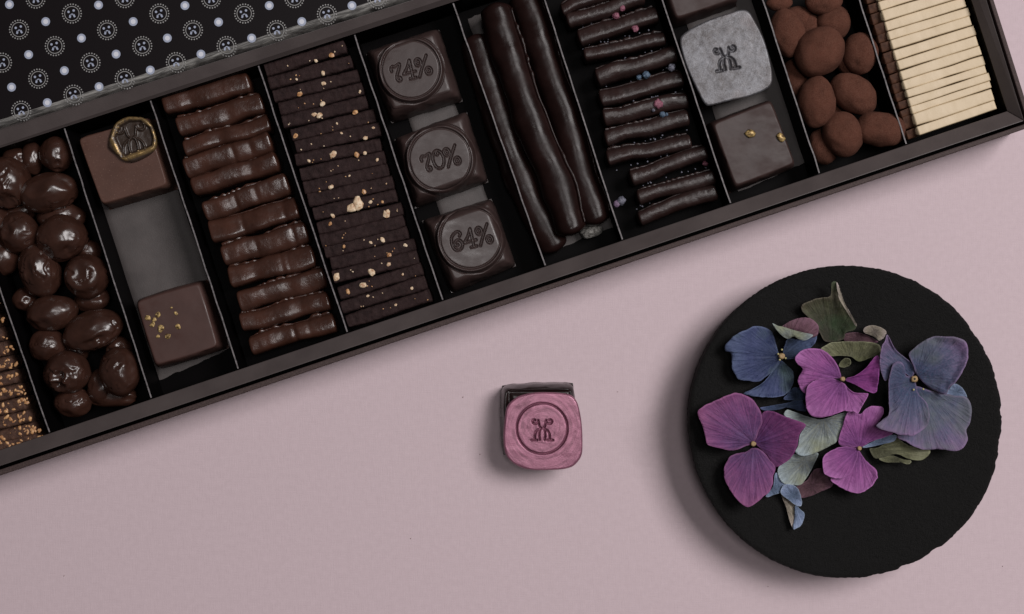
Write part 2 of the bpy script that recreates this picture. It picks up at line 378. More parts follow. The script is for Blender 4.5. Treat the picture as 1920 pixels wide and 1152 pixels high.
def square(corners, z0, h, n=70, k=.10, edge=.16, p=2.4, seed=0, relief=None, ntop=None, bulge=0.0, amp=.3):
    """moulded square; corners TL,TR,BR,BL (picture points, at its top). Returns V,F"""
    c = ats(corners, z0 + h * .85)[:, :2]
    t = np.linspace(-1, 1, n); t = np.sign(t) * (1 - (1 - np.abs(t)) ** 1.25)
    U, Vv = np.meshgrid(t, t); U, Vv = U, -Vv
    u = U * np.sqrt(1 - k * Vv ** 2); v = Vv * np.sqrt(1 - k * U ** 2)
    X = np.zeros(U.shape + (2,))
    for (su, sv, q) in ((-1, 1, c[0]), (1, 1, c[1]), (1, -1, c[2]), (-1, -1, c[3])):
        X += ((1 + su * u) / 2 * (1 + sv * v) / 2)[..., None] * q
    r = (np.abs(U) ** 18 + np.abs(Vv) ** 18) ** (1 / 18.)
    s = np.clip((r - (1 - edge)) / edge, 0, 1)
    Z = z0 + h * (1 - s ** p) ** (1 / p)
    Z = Z + bulge * (1 - U ** 2) * (1 - Vv ** 2)
    cc = c.mean(0); X3 = np.concatenate([X, Z[..., None]], -1)
    Z = Z + amp * fbm(X3 * np.array([1 / 28., 1 / 28., 0]) + seed * 3, seed, 3) * (1 - s)
    if relief is not None: Z = Z + relief(X[..., 0] - cc[0], X[..., 1] - cc[1])
    edgem = np.clip((np.maximum(np.abs(U), np.abs(Vv)) - .9999) * 1e5, 0, 1)
    Z = np.where(edgem > 0, z0, np.maximum(Z, z0 + .5))
    X = X + ((fbm(X3 * np.array([.05, .05, .05]) + seed, seed + 8, 2) * 1.6) * (s > .3))[..., None] * np.sign(X - cc)
    V = np.concatenate([X, Z[..., None]], -1).reshape(-1, 3)
    F = [q[::-1] for q in grid_faces(n, n)]
    return V, F

def smooth_closed(P, n):
    P = np.asarray(P, float); m = len(P)
    d = np.linalg.norm(np.roll(P, -1, 0) - P, axis=1); cum = np.concatenate([[0], np.cumsum(d)]); L = cum[-1]
    t = np.linspace(0, L, n, endpoint=False); k = np.clip(np.searchsorted(cum, t, 'right') - 1, 0, m - 1)
    u = ((t - cum[k]) / np.maximum(d[k], 1e-6))[:, None]
    a, b, c, e = P[(k - 1) % m], P[k], P[(k + 1) % m], P[(k + 2) % m]
    return .5 * (2 * b + (c - a) * u + (2 * a - 5 * b + 4 * c - e) * u ** 2 + (-a + 3 * b - 3 * c + e) * u ** 3)
def fan(outline, rings, n, hub=None, power=1.0):
    O = smooth_closed(outline, n); h = np.asarray(hub if hub is not None else O.mean(0), float)
    s = (np.arange(1, rings + 1) / rings) ** power
    P = h + (O - h)[None] * s[:, None, None]
    F = grid_faces(rings, n, True)
    return np.concatenate([h[None], P.reshape(-1, 2)]), [[0, 1 + j, 1 + (j + 1) % n] for j in range(n)] + [[i + 1 for i in f[::-1]] for f in F], np.concatenate([[0], np.repeat(s, n)])
def orient_up(V, F):
    a = 0
    for f in F[:: max(1, len(F) // 60)]:
        p, q, r = V[f[0]], V[f[1]], V[f[2]]; a += (q[0] - p[0]) * (r[1] - p[1]) - (q[1] - p[1]) * (r[0] - p[0])
    return F if a > 0 else [f[::-1] for f in F]
def plate_from_outline(outline, z0, thick, rings=90, n=220, relief=None, edge=.05, seed=0, amp=.4, hub=None):
    P, F, s = fan(outline, rings, n, hub)
    zt = z0 + thick; V = ats(P, zt)
    t = np.clip((s - (1 - edge)) / edge, 0, 1); V[:, 2] = z0 + thick * np.sqrt(np.clip(1 - .5 * t ** 2, 0, 1))
    V[:, 2] += amp * fbm(V * np.array([.08, .08, 0]) + seed, seed, 2)
    if relief is not None: V[:, 2] += relief(V[:, 0], V[:, 1])
    F = orient_up(V, F)
    bot = V[-n:].copy(); bot[:, 2] = z0; cc = bot[:, :2].mean(0); bot[:, :2] = cc + (bot[:, :2] - cc) * .985
    n0 = len(V); W = np.concatenate([V, bot]); o = n0 - n
    side = [[o + j, n0 + j, n0 + (j + 1) % n, o + (j + 1) % n] for j in range(n)]
    A = W[side[0]]; cr = np.cross(A[1] - A[0], A[2] - A[0])
    if cr[:2] @ (A[0][:2] - cc) < 0: side = [f[::-1] for f in side]
    return W, F + side

# strokes: distance to polylines, for engraving
def seg_dist(x, y, strokes):
    d = np.full(np.shape(x), 1e9)
    for pl in strokes:
        pl = np.asarray(pl, float)
        for a, b in zip(pl[:-1], pl[1:]):
            ab = b - a; L2 = ab @ ab + 1e-12
            tt = np.clip(((x - a[0]) * ab[0] + (y - a[1]) * ab[1]) / L2, 0, 1)
            d = np.minimum(d, np.hypot(x - a[0] - tt * ab[0], y - a[1] - tt * ab[1]))
    return d
def arc(cx, cy, r, a0, a1, n=14, r1=None, ry=1.0):
    t = np.linspace(0, 1, n); rr = r + ((r1 if r1 is not None else r) - r) * t; a = np.radians(a0 + (a1 - a0) * t)
    return [(cx + q * math.cos(b), cy + q * math.sin(b) * ry) for q, b in zip(rr, a)]
def curve(P, n=8):
    P = np.asarray(P, float); Q = np.vstack([2 * P[0] - P[1], P, 2 * P[-1] - P[-2]]); out = []
    for i in range(len(P) - 1):
        a, b, c, e = Q[i:i + 4]
        for u in np.linspace(0, 1, n, endpoint=False): out.append(.5 * (2 * b + (c - a) * u + (2 * a - 5 * b + 4 * c - e) * u ** 2 + (-a + 3 * b - 3 * c + e) * u ** 3))
    out.append(P[-1]); return [tuple(p) for p in out]
GLY = {
    '7': [curve([(.02, .62), (.0, .74), (.10, .86), (.30, .84), (.62, .92), (.52, .66), (.34, .40), (.26, .18), (.36, .02), (.50, .06), (.50, .18), (.40, .20), (.38, .12)])],
    '4': [[(.62, 0), (.62, 1.0)], curve([(.62, 1.0), (.40, .66), (.05, .32)]), [(.05, .32), (.86, .34)], [(.42, 0), (.82, 0)]],
    '0': [arc(.42, .5, .36, 0, 360, 26, None, 1.38), curve([(.42, .98), (.32, .86), (.40, .76), (.48, .84), (.44, .9)])],
    '6': [curve([(.66, .74), (.76, .86), (.66, .98), (.44, .98), (.16, .78), (.06, .42), (.16, .10), (.42, .0), (.68, .12), (.74, .36), (.58, .54), (.36, .52), (.26, .38), (.34, .26), (.46, .30)])],
    '%': [[(.10, -.02), (.30, .30), (.60, .74), (.84, 1.06)], arc(.20, .78, .19, -20, 340, 18), arc(.20, .78, .07, 0, 300, 8), arc(.78, .20, .19, -20, 340, 18), arc(.78, .20, .07, 0, 300, 8)],
}
ADV = {'7': .70, '4': .96, '0': .86, '6': .84, '%': 1.0}
def text_strokes(txt, h, rot):
    ca, sa = math.cos(rot), math.sin(rot); out = []; W = sum(ADV[c] for c in txt); x0 = 0
    for chx in txt:
        for st in GLY[chx]:
            out.append([(((x + x0 - W / 2) * .82) * h * ca - (y - .5) * h * sa, (x + x0 - W / 2) * .82 * h * sa + (y - .5) * h * ca) for x, y in st])
        x0 += ADV[chx]
    return out
def emblem(scale, rot=0, cx=0, cy=0):
    half = [arc(-.62, .60, .08, 60, 360 + 10, 18, .30) + curve([(-.32, .62), (-.26, .36), (-.20, .14), (-.06, .03)]),
            curve([(-.04, .02), (-.30, -.08), (-.52, -.30), (-.60, -.60), (-.60, -.92)]),
            curve([(-.10, .0), (-.20, -.14), (-.24, -.50), (-.20, -.92)]), [(-.88, -.94), (-.40, -.94)]]
    st = half + [[(-x, y) for x, y in s_] for s_ in half]; ca, sa = math.cos(rot), math.sin(rot)
    return [[(cx + (x * ca - y * sa) * scale, cy + (x * sa + y * ca) * scale) for x, y in s_] for s_ in st]

ORD = ['first', 'second', 'third', 'fourth', 'fifth', 'sixth', 'seventh', 'eighth', 'ninth', 'tenth', 'eleventh', 'twelfth', 'thirteenth', 'fourteenth', 'fifteenth', 'sixteenth', 'seventeenth', 'eighteenth', 'nineteenth', 'twentieth']
def nth(i, n, top='topmost', bottom='bottom'):
    return top if i == 0 else bottom if i == n - 1 else ORD[i]

# ------------------------------------------------------------------ setting
B = 9000
tv = [(-B, -B, 0), (B, -B, 0), (B, B, 0), (-B, B, 0)]
tag(obj('table', tv, [[0, 1, 2, 3]], MAT_TABLE, origin=(0, 0, 0), smooth=False), 'plain dusty pink paper tabletop under everything', None, None, 'structure')

rs = np.random.RandomState(44); pc = []
for (x, y) in [(900, 852), (868, 745), (1158, 735), (1880, 1062), (1440, 1100), (770, 1010), (120, 1080)]:
    pc.append(chipmesh(x, y, .6, rs.uniform(1.2, 2.2), int(rs.randint(1e5)), .6, 1.5))
V, F = merge(pc); tag(obj('crumbs', V, F, M('crumb_dust', (.3, .22, .22), .9, .2).m), 'tiny scattered dust crumbs lying on the pink table', 'crumbs', None, 'stuff')
# ------------------------------------------------------------------ the box
def line(p, q, off=0.0): return (np.array(p, float), np.array(q, float))
def meet(l1, l2):
    p, r = l1[0], l1[1] - l1[0]; q, s_ = l2[0], l2[1] - l2[0]
    t = ((q - p)[0] * s_[1] - (q - p)[1] * s_[0]) / (r[0] * s_[1] - r[1] * s_[0]); return p + r * t
ZR, ZF, ZD, ZO = 132., 26., 114., 118.
def left_line(d): return line((-430 - d, 300), (-330 - d, 600))
def ring(top, bot, right, left): return [meet(top, left), meet(top, right), meet(bot, right), meet(bot, left)]   # TL TR BR BL
TOP_IN, BOT_IN = line((0, 278), (680, 59)), line((0, 844), (1780, 245))
r_in = ring(TOP_IN, BOT_IN, line((1821, 0), (1879, 180)), left_line(-33))
r_out = ring(line((0, 241.5), (680, 29)), line((0, 874), (1780, 274)), line((1850, 0), (1906, 180)), left_line(0))
o_in = ring(line((0, 236), (680, 23)), line((0, 881), (1780, 280.5)), line((1855, 0), (1911, 180)), left_line(7))
o_out = ring(line((0, 226), (680, 13)), line((0, 892), (1780, 290)), line((1863.5, 0), (1920.5, 180)), left_line(18))
box = empty('chocolate_box', at(700, 400, 0), 'long black card chocolate box with dividers, filled with rows of chocolates', 'chocolate box')
def frame_rails(inner, outer, zt, zb, name, mat, inner_mat=None, drop=0):
    inn = ats(inner, zt - drop); out = ats(outer, zt)
    for i in range(4):
        j = (i + 1) % 4
        a = [inn[i], inn[j], out[j], out[i]]
        V, F = prism(a, [np.array([p[0], p[1], zb]) for p in a])
        # a small worn roundover comes from the bevel
        o = obj(name, V, F, [mat, inner_mat or mat], box, smooth=False)
        mi = [0] * len(F); mi[2] = 1; o.data.polygons.foreach_set('material_index', mi)
        b = o.modifiers.new('bevel', 'BEVEL'); b.width = 1.6 * S; b.segments = 2
frame_rails(r_in, r_out, ZR, 6, 'rim_rail', MAT_RIM, MAT_INNER, 20)
frame_rails(o_in, o_out, ZO, 0, 'outer_side', MAT_OUTER)
fl = ats(r_in, ZR); fl[:, 2] = ZF
V, F = prism(fl, fl - np.array([0, 0, 20])); obj('tray_base', V, F, MAT_INNER, box, smooth=False)
fl = ats(o_in, ZO); fl[:, 2] = 4; V, F = prism(fl, fl - np.array([0, 0, 3])); obj('bottom_board', V, F, MAT_INNER, box, smooth=False)
# dividers (picture points of each top edge)
DIV = [((0, 543), (88, 797)), ((124, 251), (280, 733)), ((286, 200), (443, 679)), ((489, 137), (647, 611)), ((669, 79), (826, 551)), ((854, 20), (1018, 486)),
       ((1022, 0), (1163, 438)), ((1242, 0), (1366, 371)), ((1430, 0), (1533, 314)), ((1611, 0), (1693, 252))]
top_in, bot_in = TOP_IN, BOT_IN
for p, q in DIV:
    l = line(p, q); a2, b2 = meet(l, top_in), meet(l, bot_in)
    a, b = at(*a2, ZD)[:2], at(*b2, ZD)[:2]
    # stay inside the rim's own walls
    t = (b - a) / np.linalg.norm(b - a); nrm = np.array([-t[1], t[0]]) * 1.2; a = a + t * 2; b = b - t * 2
    npts = 60; s = np.linspace(0, 1, npts)[:, None]; C = a + (b - a) * s
    wob = (vn(np.concatenate([s * 16, s * 0 + p[0], s * 0], 1), 3) * .5)[:, None]
    zt = ZD + vn(np.concatenate([s * 40, s * 0 + p[0], s * 0], 1), 5) * .7
    L_, R_ = C - nrm + nrm * wob, C + nrm + nrm * wob
    V = np.stack([np.column_stack([L_, np.full(npts, ZF)]), np.column_stack([L_, zt]), np.column_stack([R_, zt]), np.column_stack([R_, np.full(npts, ZF)])], 1).reshape(-1, 3)
    F = grid_faces(npts, 4, True); mi = [1 if i % 4 == 1 else 0 for i in range(len(F))]
    F += [[3, 2, 1, 0], [(npts - 1) * 4 + j for j in range(4)]]; mi += [0, 0]
    obj('divider', V, F, [MAT_INNER, MAT_CUT], box, smooth=False, midx=mi)
# loose grey liner pads on the floor
def pad(corners, seed):
    O = []
    c = np.asarray(corners, float)
    for i in range(4):
        a, b = c[i], c[(i + 1) % 4]
        for t in np.linspace(0, 1, 30, endpoint=False):
            O.append(a + (b - a) * t + np.array([1, 1]) * vn(np.array([[t * 18, i * 9.1 + seed, 0]]), seed)[0] * 1.4)
    P, F, s = fan(O, 12, 160); V = ats(P, ZF + 6); V[:, 2] = ZF + 2 + 5 * np.sqrt(np.clip(1 - s ** 6, 0, 1)) + 1.0 * fbm(V * .02 + seed, seed, 2)
    obj('liner_pad', V, orient_up(V, F), MAT_LINER, box)
pad([(156, 285), (293, 240), (433, 652), (298, 714)], 1)
pad([(722, 92), (808, 62), (948, 472), (868, 528)], 2)
pad([(876, 34), (1012, -10), (1150, 425), (1036, 470)], 3)
pad([(1268, -20), (1408, -60), (1522, 300), (1385, 360)], 4)

# ------------------------------------------------------------------ the lid behind it
ZL = 150.
lid = empty('box_lid', at(200, 80, 0), 'black box lid printed with pale dots and small silver crest medallions, above the open box', 'lid')
lid_edge = line((0, 239.5), (680, 24)); lid_in = line((0, 225), (680, 8.5))
pl = [(-500, meet(lid_in, line((-500, 0), (-500, 10)))[1]), (1250, meet(lid_in, line((1250, 0), (1250, 10)))[1]), (1050, -700), (-700, -700)]
pv = ats(pl, ZL); V, F = prism(pv, pv * np.array([1, 1, 0])); obj('panel', V, F, MAT_LID, lid, smooth=False)
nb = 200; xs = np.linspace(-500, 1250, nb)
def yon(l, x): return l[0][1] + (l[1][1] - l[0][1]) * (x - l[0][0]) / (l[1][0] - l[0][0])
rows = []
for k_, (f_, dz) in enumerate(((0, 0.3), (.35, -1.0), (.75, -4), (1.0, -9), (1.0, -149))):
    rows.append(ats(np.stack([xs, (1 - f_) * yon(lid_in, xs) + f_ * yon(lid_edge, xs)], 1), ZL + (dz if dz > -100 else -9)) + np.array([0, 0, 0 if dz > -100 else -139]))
V = np.stack(rows, 0).reshape(-1, 3); F = grid_faces(5, nb); F = orient_up(V, F); obj('edge_band', V, F, MAT_SHEEN_SCUFF, lid)
def lid_z(px, py):
    a, b = yon(lid_in, px), yon(lid_edge, px); t = np.clip((py - a) / (b - a), 0, 1.2); return ZL + .9 - np.interp(t, [0, .35, .75, 1], [0, 1, 4, 9])
def flat_piece(P, F, parent, name, mat, midx=None):
    V = ats(P, ZL); V[:, 2] = lid_z(P[:, 0], P[:, 1]); V2 = V.copy(); V2[:, 2] -= .7
    n_ = len(V); F2 = orient_up(V, F)
    return obj(name, V, F2, mat, parent, smooth=False, midx=midx)
def disc2(cx, cy, r, n=14):
    a = np.linspace(0, 2 * math.pi, n, endpoint=False); return np.stack([cx + r * np.cos(a), cy + r * np.sin(a)], 1), [list(range(n))]
def ring2(cx, cy, r0, r1, n=40):
    a = np.linspace(0, 2 * math.pi, n, endpoint=False); c_ = np.stack([np.cos(a), np.sin(a)], 1)
    return np.concatenate([c_ * r0, c_ * r1]) + (cx, cy), [[j, (j + 1) % n, n + (j + 1) % n, n + j] for j in range(n)]
def ribbon2(pts, wd):
    p = np.asarray(pts, float); t = np.gradient(p, axis=0); t /= np.linalg.norm(t, axis=1)[:, None] + 1e-9; nn = np.stack([-t[:, 1], t[:, 0]], 1) * wd
    n = len(p); return np.concatenate([p - nn, p + nn]), [[j, j + 1, n + j + 1, n + j] for j in range(n - 1)]
MED = [(67, -2), (135, 26), (36, 56), (103, 87), (4, 118), (72, 148), (170, 118), (201, 57), (234, -3), (299, 26), (267, 87), (234, 148), (138, 178), (40, 208), (330, 117), (362, 57), (396, -2), (458, 26), (425, 87), (519, 57), (613, 27), (552, -3), (707, -3)]
DOT = [(18, 9), (185, 10), (347, 11), (86, 41), (250, 41), (410, 42), (153, 72), (314, 72), (472, 72), (54, 103), (218, 102), (377, 102), (121, 133), (282, 132), (22, 164), (186, 163), (89, 193), (505, 11), (566, 41), (660, 11), (-8, 132), (-10, 222)]
for i in range(-6, 8):
    for j in range(-6, 10):
        x, y = 36 + i * 66 + j * 97.5, 56 + i * 30.7 - j * 30.5
        if -110 < y < -20 and -60 < x < 900: MED.append((x, y)); DOT.append((x + 49, y - 15.5))
for (x, y) in MED:
    pc = [ring2(x, y, 12.9, 14.1)] + [disc2(x + 17.6 * math.cos(a), y + 17.6 * math.sin(a), 1.45, 6) for a in np.linspace(0, 2 * math.pi, 22, endpoint=False)]
    pc += [disc2(x - 6.2, y - 3.2, 2.3, 10), disc2(x + 3.4, y - 5.8, 2.3, 10), ribbon2([(x + a, y + b) for a, b in curve([(-3.0, 3.4), (0, .8), (3.2, 2.0)], 5)], .8), ribbon2([(x - 3.0, y + 2.6), (x - 3.2, y + 5), (x - 3.9, y + 8)], 1.7), ribbon2([(x + 3.1, y + 1.6), (x + 4.2, y + 4), (x + 5.8, y + 6.6)], 1.7)]
    P, F = merge(pc); nr = sum(len(f) for _, f in pc[:23]); flat_piece(P, F, lid, 'printed_medallion', [MAT_PRINT, MAT_DOT], midx=[0] * nr + [1] * (len(F) - nr))
for (x, y) in DOT:
    P1, F1 = ring2(x, y, 4.6, 8.2, 24); P2, F2 = disc2(x, y, 4.6, 24); P, F = merge([(P1, F1), (P2, F2)])
    flat_piece(P, F, lid, 'printed_dot', [MAT_DOT, MAT_DOT_IN], midx=[0] * len(F1) + [1])

# ------------------------------------------------------------------ chocolates
ZB = ZF + 8        # what the pieces stand on
def on(dirv): return dirv
# far-left nut bars
rs = np.random.RandomState(3)
cy = [572, 598, 624, 650, 676, 702, 727, 752, 776, 800, 820]
for i, y in enumerate(cy):
    t = (y - 560) / 250.0; xr = -6 + 84 * t
    if xr < -2: continue
    a, b = (xr - 150, y + 36), (xr, y + 2)
    V, F = sweep([a, b], ZB, 25, 62, n=46, m=30, e=6, endp=8, amp=.05, seed=i + 3, rough=2.6, tipfade=.06)
    nm = nth(i, len(cy))
    th = empty('nut_bar', at((a[0] + b[0]) / 2, (a[1] + b[1]) / 2, ZB), f'{nm} brown bar full of chopped nuts in the leftmost compartment, counted downwards', 'chocolate bar', 'nut bars in the leftmost compartment')
    obj('body', V, F, MAT_NUTSLAB, th)
    pc = []
    for k in range(34):
        u = rs.rand() ** .7; px, py = a[0] + (b[0] - a[0]) * u, a[1] + (b[1] - a[1]) * u + rs.uniform(-9, 9)
        pc.append(chipmesh(px, py, ZB + 61.5, rs.uniform(2.5, 6.5), int(rs.randint(1e5)), .6, 1.6))
    V, F = merge(pc); tag(obj('nut_chips', V, F, MAT_CARAMEL, th), kind='stuff')

# glossy coated nuts
NUTS = [(16, 342, 40, 47, 10, 85), (106, 290, 30, 33, 0, 78), (60, 298, 20, 31, 0, 62), (90, 362, 53, 36, 12, 86), (36, 438, 36, 38, 0, 80), (117, 446, 46, 42, 0, 88), (115, 408, 46, 26, 0, 68),
        (75, 508, 37, 49, 18, 86), (163, 518, 40, 41, 0, 86), (46, 562, 23, 22, 0, 66), (98, 587, 48, 33, 8, 84), (172, 562, 34, 22, 10, 62), (175, 620, 56, 37, 18, 86), (90, 648, 34, 31, 0, 76), (127, 699, 43, 39, 0, 84),
        (225, 697, 37, 45, 10, 90), (192, 726, 26, 36, 0, 64), (137, 755, 35, 27, 0, 72), (166, 472, 24, 22, 0, 60), (4, 484, 30, 34, 0, 66), (224, 654, 24, 22, 0, 62), (208, 742, 46, 22, 0, 62), (-20, 420, 40, 40, 0, 74), (-40, 330, 40, 45, 0, 70), (30, 300, 26, 24, 0, 58), (40, 395, 30, 22, 0, 56), (140, 660, 26, 22, 0, 56)]
NL = ['large glossy coated nut cut off by the left edge of the photo', 'coated nut in the top right corner beside the gold-sealed square', 'low coated nut wedged in shadow at the top of the nut heap', 'large oval coated nut with a pit, second row from the top', 'round coated nut near the left edge, below the large oval one', 'big round coated nut right of centre with a flaked skin', 'flattened coated nut tucked under the top of the big round one', 'upright oval coated nut left of the dimpled one',
      'round coated nut with a shiny dimple in its middle', 'smallest coated nut on top, beside the divider at left', 'smooth oval coated nut just right of the smallest one', 'half hidden coated nut under the dimpled one', 'long oblong coated nut with a torn rough side', 'lumpy coated nut left of the long torn one', 'heart shaped coated nut with an amber glint and a dark cleft', 'large smooth coated nut in the lower right corner, highest of the heap', 'dark coated nut tucked left of the lower right one', 'bottommost coated nut by the box rim', 'small low coated nut above the dimpled one', 'dark coated nut in shadow at the left edge', 'small low coated nut between the torn one and the divider', 'flat coated nut beneath the lower right one', 'coated nut partly outside the left edge under the large one', 'coated nut outside the left edge beside the large one', 'hidden coated nut in the gap under the large left one', 'hidden coated nut below the large oval one', 'hidden coated nut between the lumpy and the torn ones']
rs = np.random.RandomState(11)
for i, (x, y, rx, ry, ang, zc) in enumerate(NUTS):
    if i in (23,): continue
    dents = [(rs.uniform(-.8, .8), rs.uniform(-.8, .3), rs.uniform(.4, 1), rs.uniform(.06, .16), rs.uniform(.16, .34)) for _ in range(2)]
    if i == 8: dents = [(.0, .05, 1, .2, .42), (-.6, -.5, .6, .05, .2)]
    if i == 14: dents = [(-.12, -.15, 1, .34, .2), (-.14, -.5, .8, .28, .22), (-.1, .1, 1, .1, .3)]
    if i == 12: dents = [(.1, -.5, .7, .16, .2), (.3, -.45, .7, .14, .2), (-.15, -.55, .7, .12, .2)]
    V, F = blob(x, y, rx, ry, math.radians(ang), zc, min(rx, ry) * .95, .10, 1.3, i + 2, dents, 5 if zc > 70 else 4, .085)
    V[:, 2] = np.maximum(V[:, 2], ZB)
    tag(obj('coated_nut', V, F, MAT_NUT_COAT), NL[i], 'chocolate nut', 'glossy chocolate-coated nuts in the second compartment')

# square with golden seal, square with gold flakes
def sq(name, corners, h, mat, label, group=None, z0=ZB, thing=True, **kw):
    V, F = square(corners, z0, h, **kw)
    if thing:
        c = np.mean(np.asarray(corners, float), 0)
        th = empty(name, at(c[0], c[1], z0), label, 'chocolate', group); obj('body', V, F, mat, th); return th
    return tag(obj(name, V, F, mat), label, 'chocolate', group)
th = sq('sealed_chocolate', [(142, 258), (281, 216), (323, 351), (190, 391)], 62, MAT_SQ_MILK, 'milk chocolate square with a round golden wax seal on its top corner', n=90, k=.02, edge=.10, p=2.0, seed=4)
so = [(202, 272), (206, 250), (216, 232), (232, 221), (250, 219), (270, 222), (284, 235), (291, 253), (293, 270), (287, 284), (270, 296), (250, 304), (234, 302), (220, 292), (208, 282)]
sx, sy = at(246, 258, ZB + 74)[:2]; st = emblem(33, math.radians(10), sx, sy - 1)
Aflat = [at(*p, ZB + 74)[:2] for p in ((213, 258), (222, 236), (240, 226), (262, 225), (280, 238), (286, 258), (284, 273), (230, 294))]
def rl(x, y):
    d = seg_dist(x, y, st); inside = np.zeros(np.shape(x), bool); P = np.array(Aflat); j = len(P) - 1
    for i in range(len(P)):
        cnd = ((P[i, 1] > y) != (P[j, 1] > y)) & (x < (P[j, 0] - P[i, 0]) * (y - P[i, 1]) / (P[j, 1] - P[i, 1] + 1e-9) + P[i, 0]); inside ^= cnd; j = i
    de = seg_dist(x, y, [Aflat + [Aflat[0]]])
    return np.where(inside, -5 * np.clip(de / 3, 0, 1), 2.5 * np.exp(-((de - 5) / 4) ** 2)) + np.where(inside, 4.2 * np.exp(-(d / 1.7) ** 2), 0)
m = M('gilded_seal', (.05, .03, .02), .33, .5, .0); geo = m.n('ShaderNodeNewGeometry'); pt = m.attr('raised'); nn_ = m.noise(7, 5, .7)
f_ = m.math('MULTIPLY', pt, m.ramp(nn_, [(.4, .05), (.62, .9)]))
m.base(m.mix(f_, (.03, .019, .014), (.5, .33, .13))); m.link(f_, m.b.inputs['Metallic']); m.bump(nn_, 1.5, .4); MAT_SEAL = m.m
V, F = plate_from_outline(so, ZB + 60, 10, 60, 160, rl, .10, 2, .6)
hgt = rl(V[:, 0], V[:, 1]); obj('wax_seal', V, F, MAT_SEAL, th, attrs={'raised': np.clip((hgt - .2) / 2.6, 0, 1)})
th = sq('flaked_chocolate', [(247, 560), (380, 521), (421, 655), (289, 696)], 62, MAT_SQ_RED, 'reddish brown chocolate square sprinkled with gold flakes, by the lower rim', n=80, k=.05, edge=.15, p=2.2, seed=9)
for k, (x, y) in enumerate([(1110, 625), (1185, 600), (1155, 640), (1140, 680), (1205, 705), (1260, 762), (1335, 692), (1320, 592), (1285, 550), (1185, 765), (1200, 690), (1150, 668)]):
    V, F = chipmesh(x / 4, 440 + y / 4, ZB + 63, (9, 9, 7, 7, 11, 9, 9, 6, 4, 6, 6, 6)[k], 70 + k, .35, 1.2); obj('gold_flake', V, F, MAT_GOLD, th, smooth=False)

# milk chocolate batons
BAT = [((310, 203), (473, 155), 35), ((337, 244), (497, 193), 37), ((349, 282), (510, 233), 31), ((350, 320), (513, 267), 37), ((363, 356), (526, 303), 35), ((385, 400), (546, 345), 38), ((398, 439), (561, 389), 40), ((420, 483), (580, 435), 38), ((432, 523), (594, 480), 38), ((450, 567), (614, 520), 36), ((455, 608), (620, 561), 36), ((471, 648), (631, 601), 34)]
rs = np.random.RandomState(5)
for i, (a, b, wd) in enumerate(BAT):
    dips = [(.58 + rs.uniform(-.2, .1), .022, rs.uniform(.03, .10)), (.7 + rs.uniform(-.08, .15), .03, rs.uniform(.03, .09)), (rs.uniform(.15, .45), .09, .06)] if i in (3, 5, 6, 7, 8, 11) else [(rs.uniform(.2, .7), .08, .1)]
    V, F = sweep([a, b], ZB, wd * 1.08, 58, n=72, m=36, e=rs.uniform(3.6, 5.0), endp=rs.uniform(3, 6), amp=.05, freq=1 / 30., seed=i + 21, lip=rs.uniform(3, 5), dips=dips, tipfade=rs.uniform(.08, .13), undul=2.5, roll=rs.uniform(-.22, .12), rough=.3)
    tag(obj('chocolate_baton', V, F, MAT_BATON), f'{nth(i, 12)} glossy milk chocolate baton in the column right of the gold-sealed square, counted downwards', 'chocolate baton', 'milk chocolate batons stacked in a column')

# dark bars with nut chips
LX = [501, 507, 516, 527, 533, 549, 557, 557, 566, 572, 580, 590, 598, 604, 611, 622, 626, 637, 642, 652]; LY = [137, 162, 186, 210, 234, 258, 280, 304, 331, 356, 379, 404, 431, 455, 474, 496, 521, 552, 578, 604]
RX = [652, 664, 677, 685, 692, 707, 717, 718, 726, 732, 741, 747, 758, 761, 768, 782, 787, 795, 802, 811]; RY = [92, 120, 146, 170, 195, 220, 245, 275, 298, 320, 344, 368, 393, 416, 437, 459, 482, 504, 529, 553]
CH = [(622, 104, 9), (606, 138, 8), (607, 157, 8), (562, 177, 9), (605, 195, 9), (599, 217, 12), (589, 215, 8), (666, 211, 9), (554, 255, 9), (685, 259, 8), (675, 172, 5), (592, 114, 6), (556, 149, 5), (625, 290, 12), (669, 291, 10), (684, 287, 7), (579, 302, 6), (621, 351, 9), (682, 360, 9), (671, 383, 22), (660, 390, 18), (725, 401, 14), (695, 379, 7), (717, 379, 5), (624, 405, 8), (619, 420, 7), (717, 450, 9), (695, 455, 6), (645, 462, 6), (730, 479, 9), (729, 496, 8), (697, 511, 13), (631, 520, 13), (681, 535, 11), (652, 547, 9), (772, 541, 6), (760, 460, 7), (707, 300, 6), (640, 250, 5), (632, 232, 4), (700, 240, 5), (655, 330, 4), (742, 572, 5), (690, 555, 5), (755, 515, 5), (600, 360, 4)]
own = {}
for x, y, s_ in CH:
    best = min(range(20), key=lambda i: abs(LY[i] + (RY[i] - LY[i]) * (x - LX[i]) / (RX[i] - LX[i]) - y)); own.setdefault(best, []).append((x, y, s_))
rs = np.random.RandomState(8)
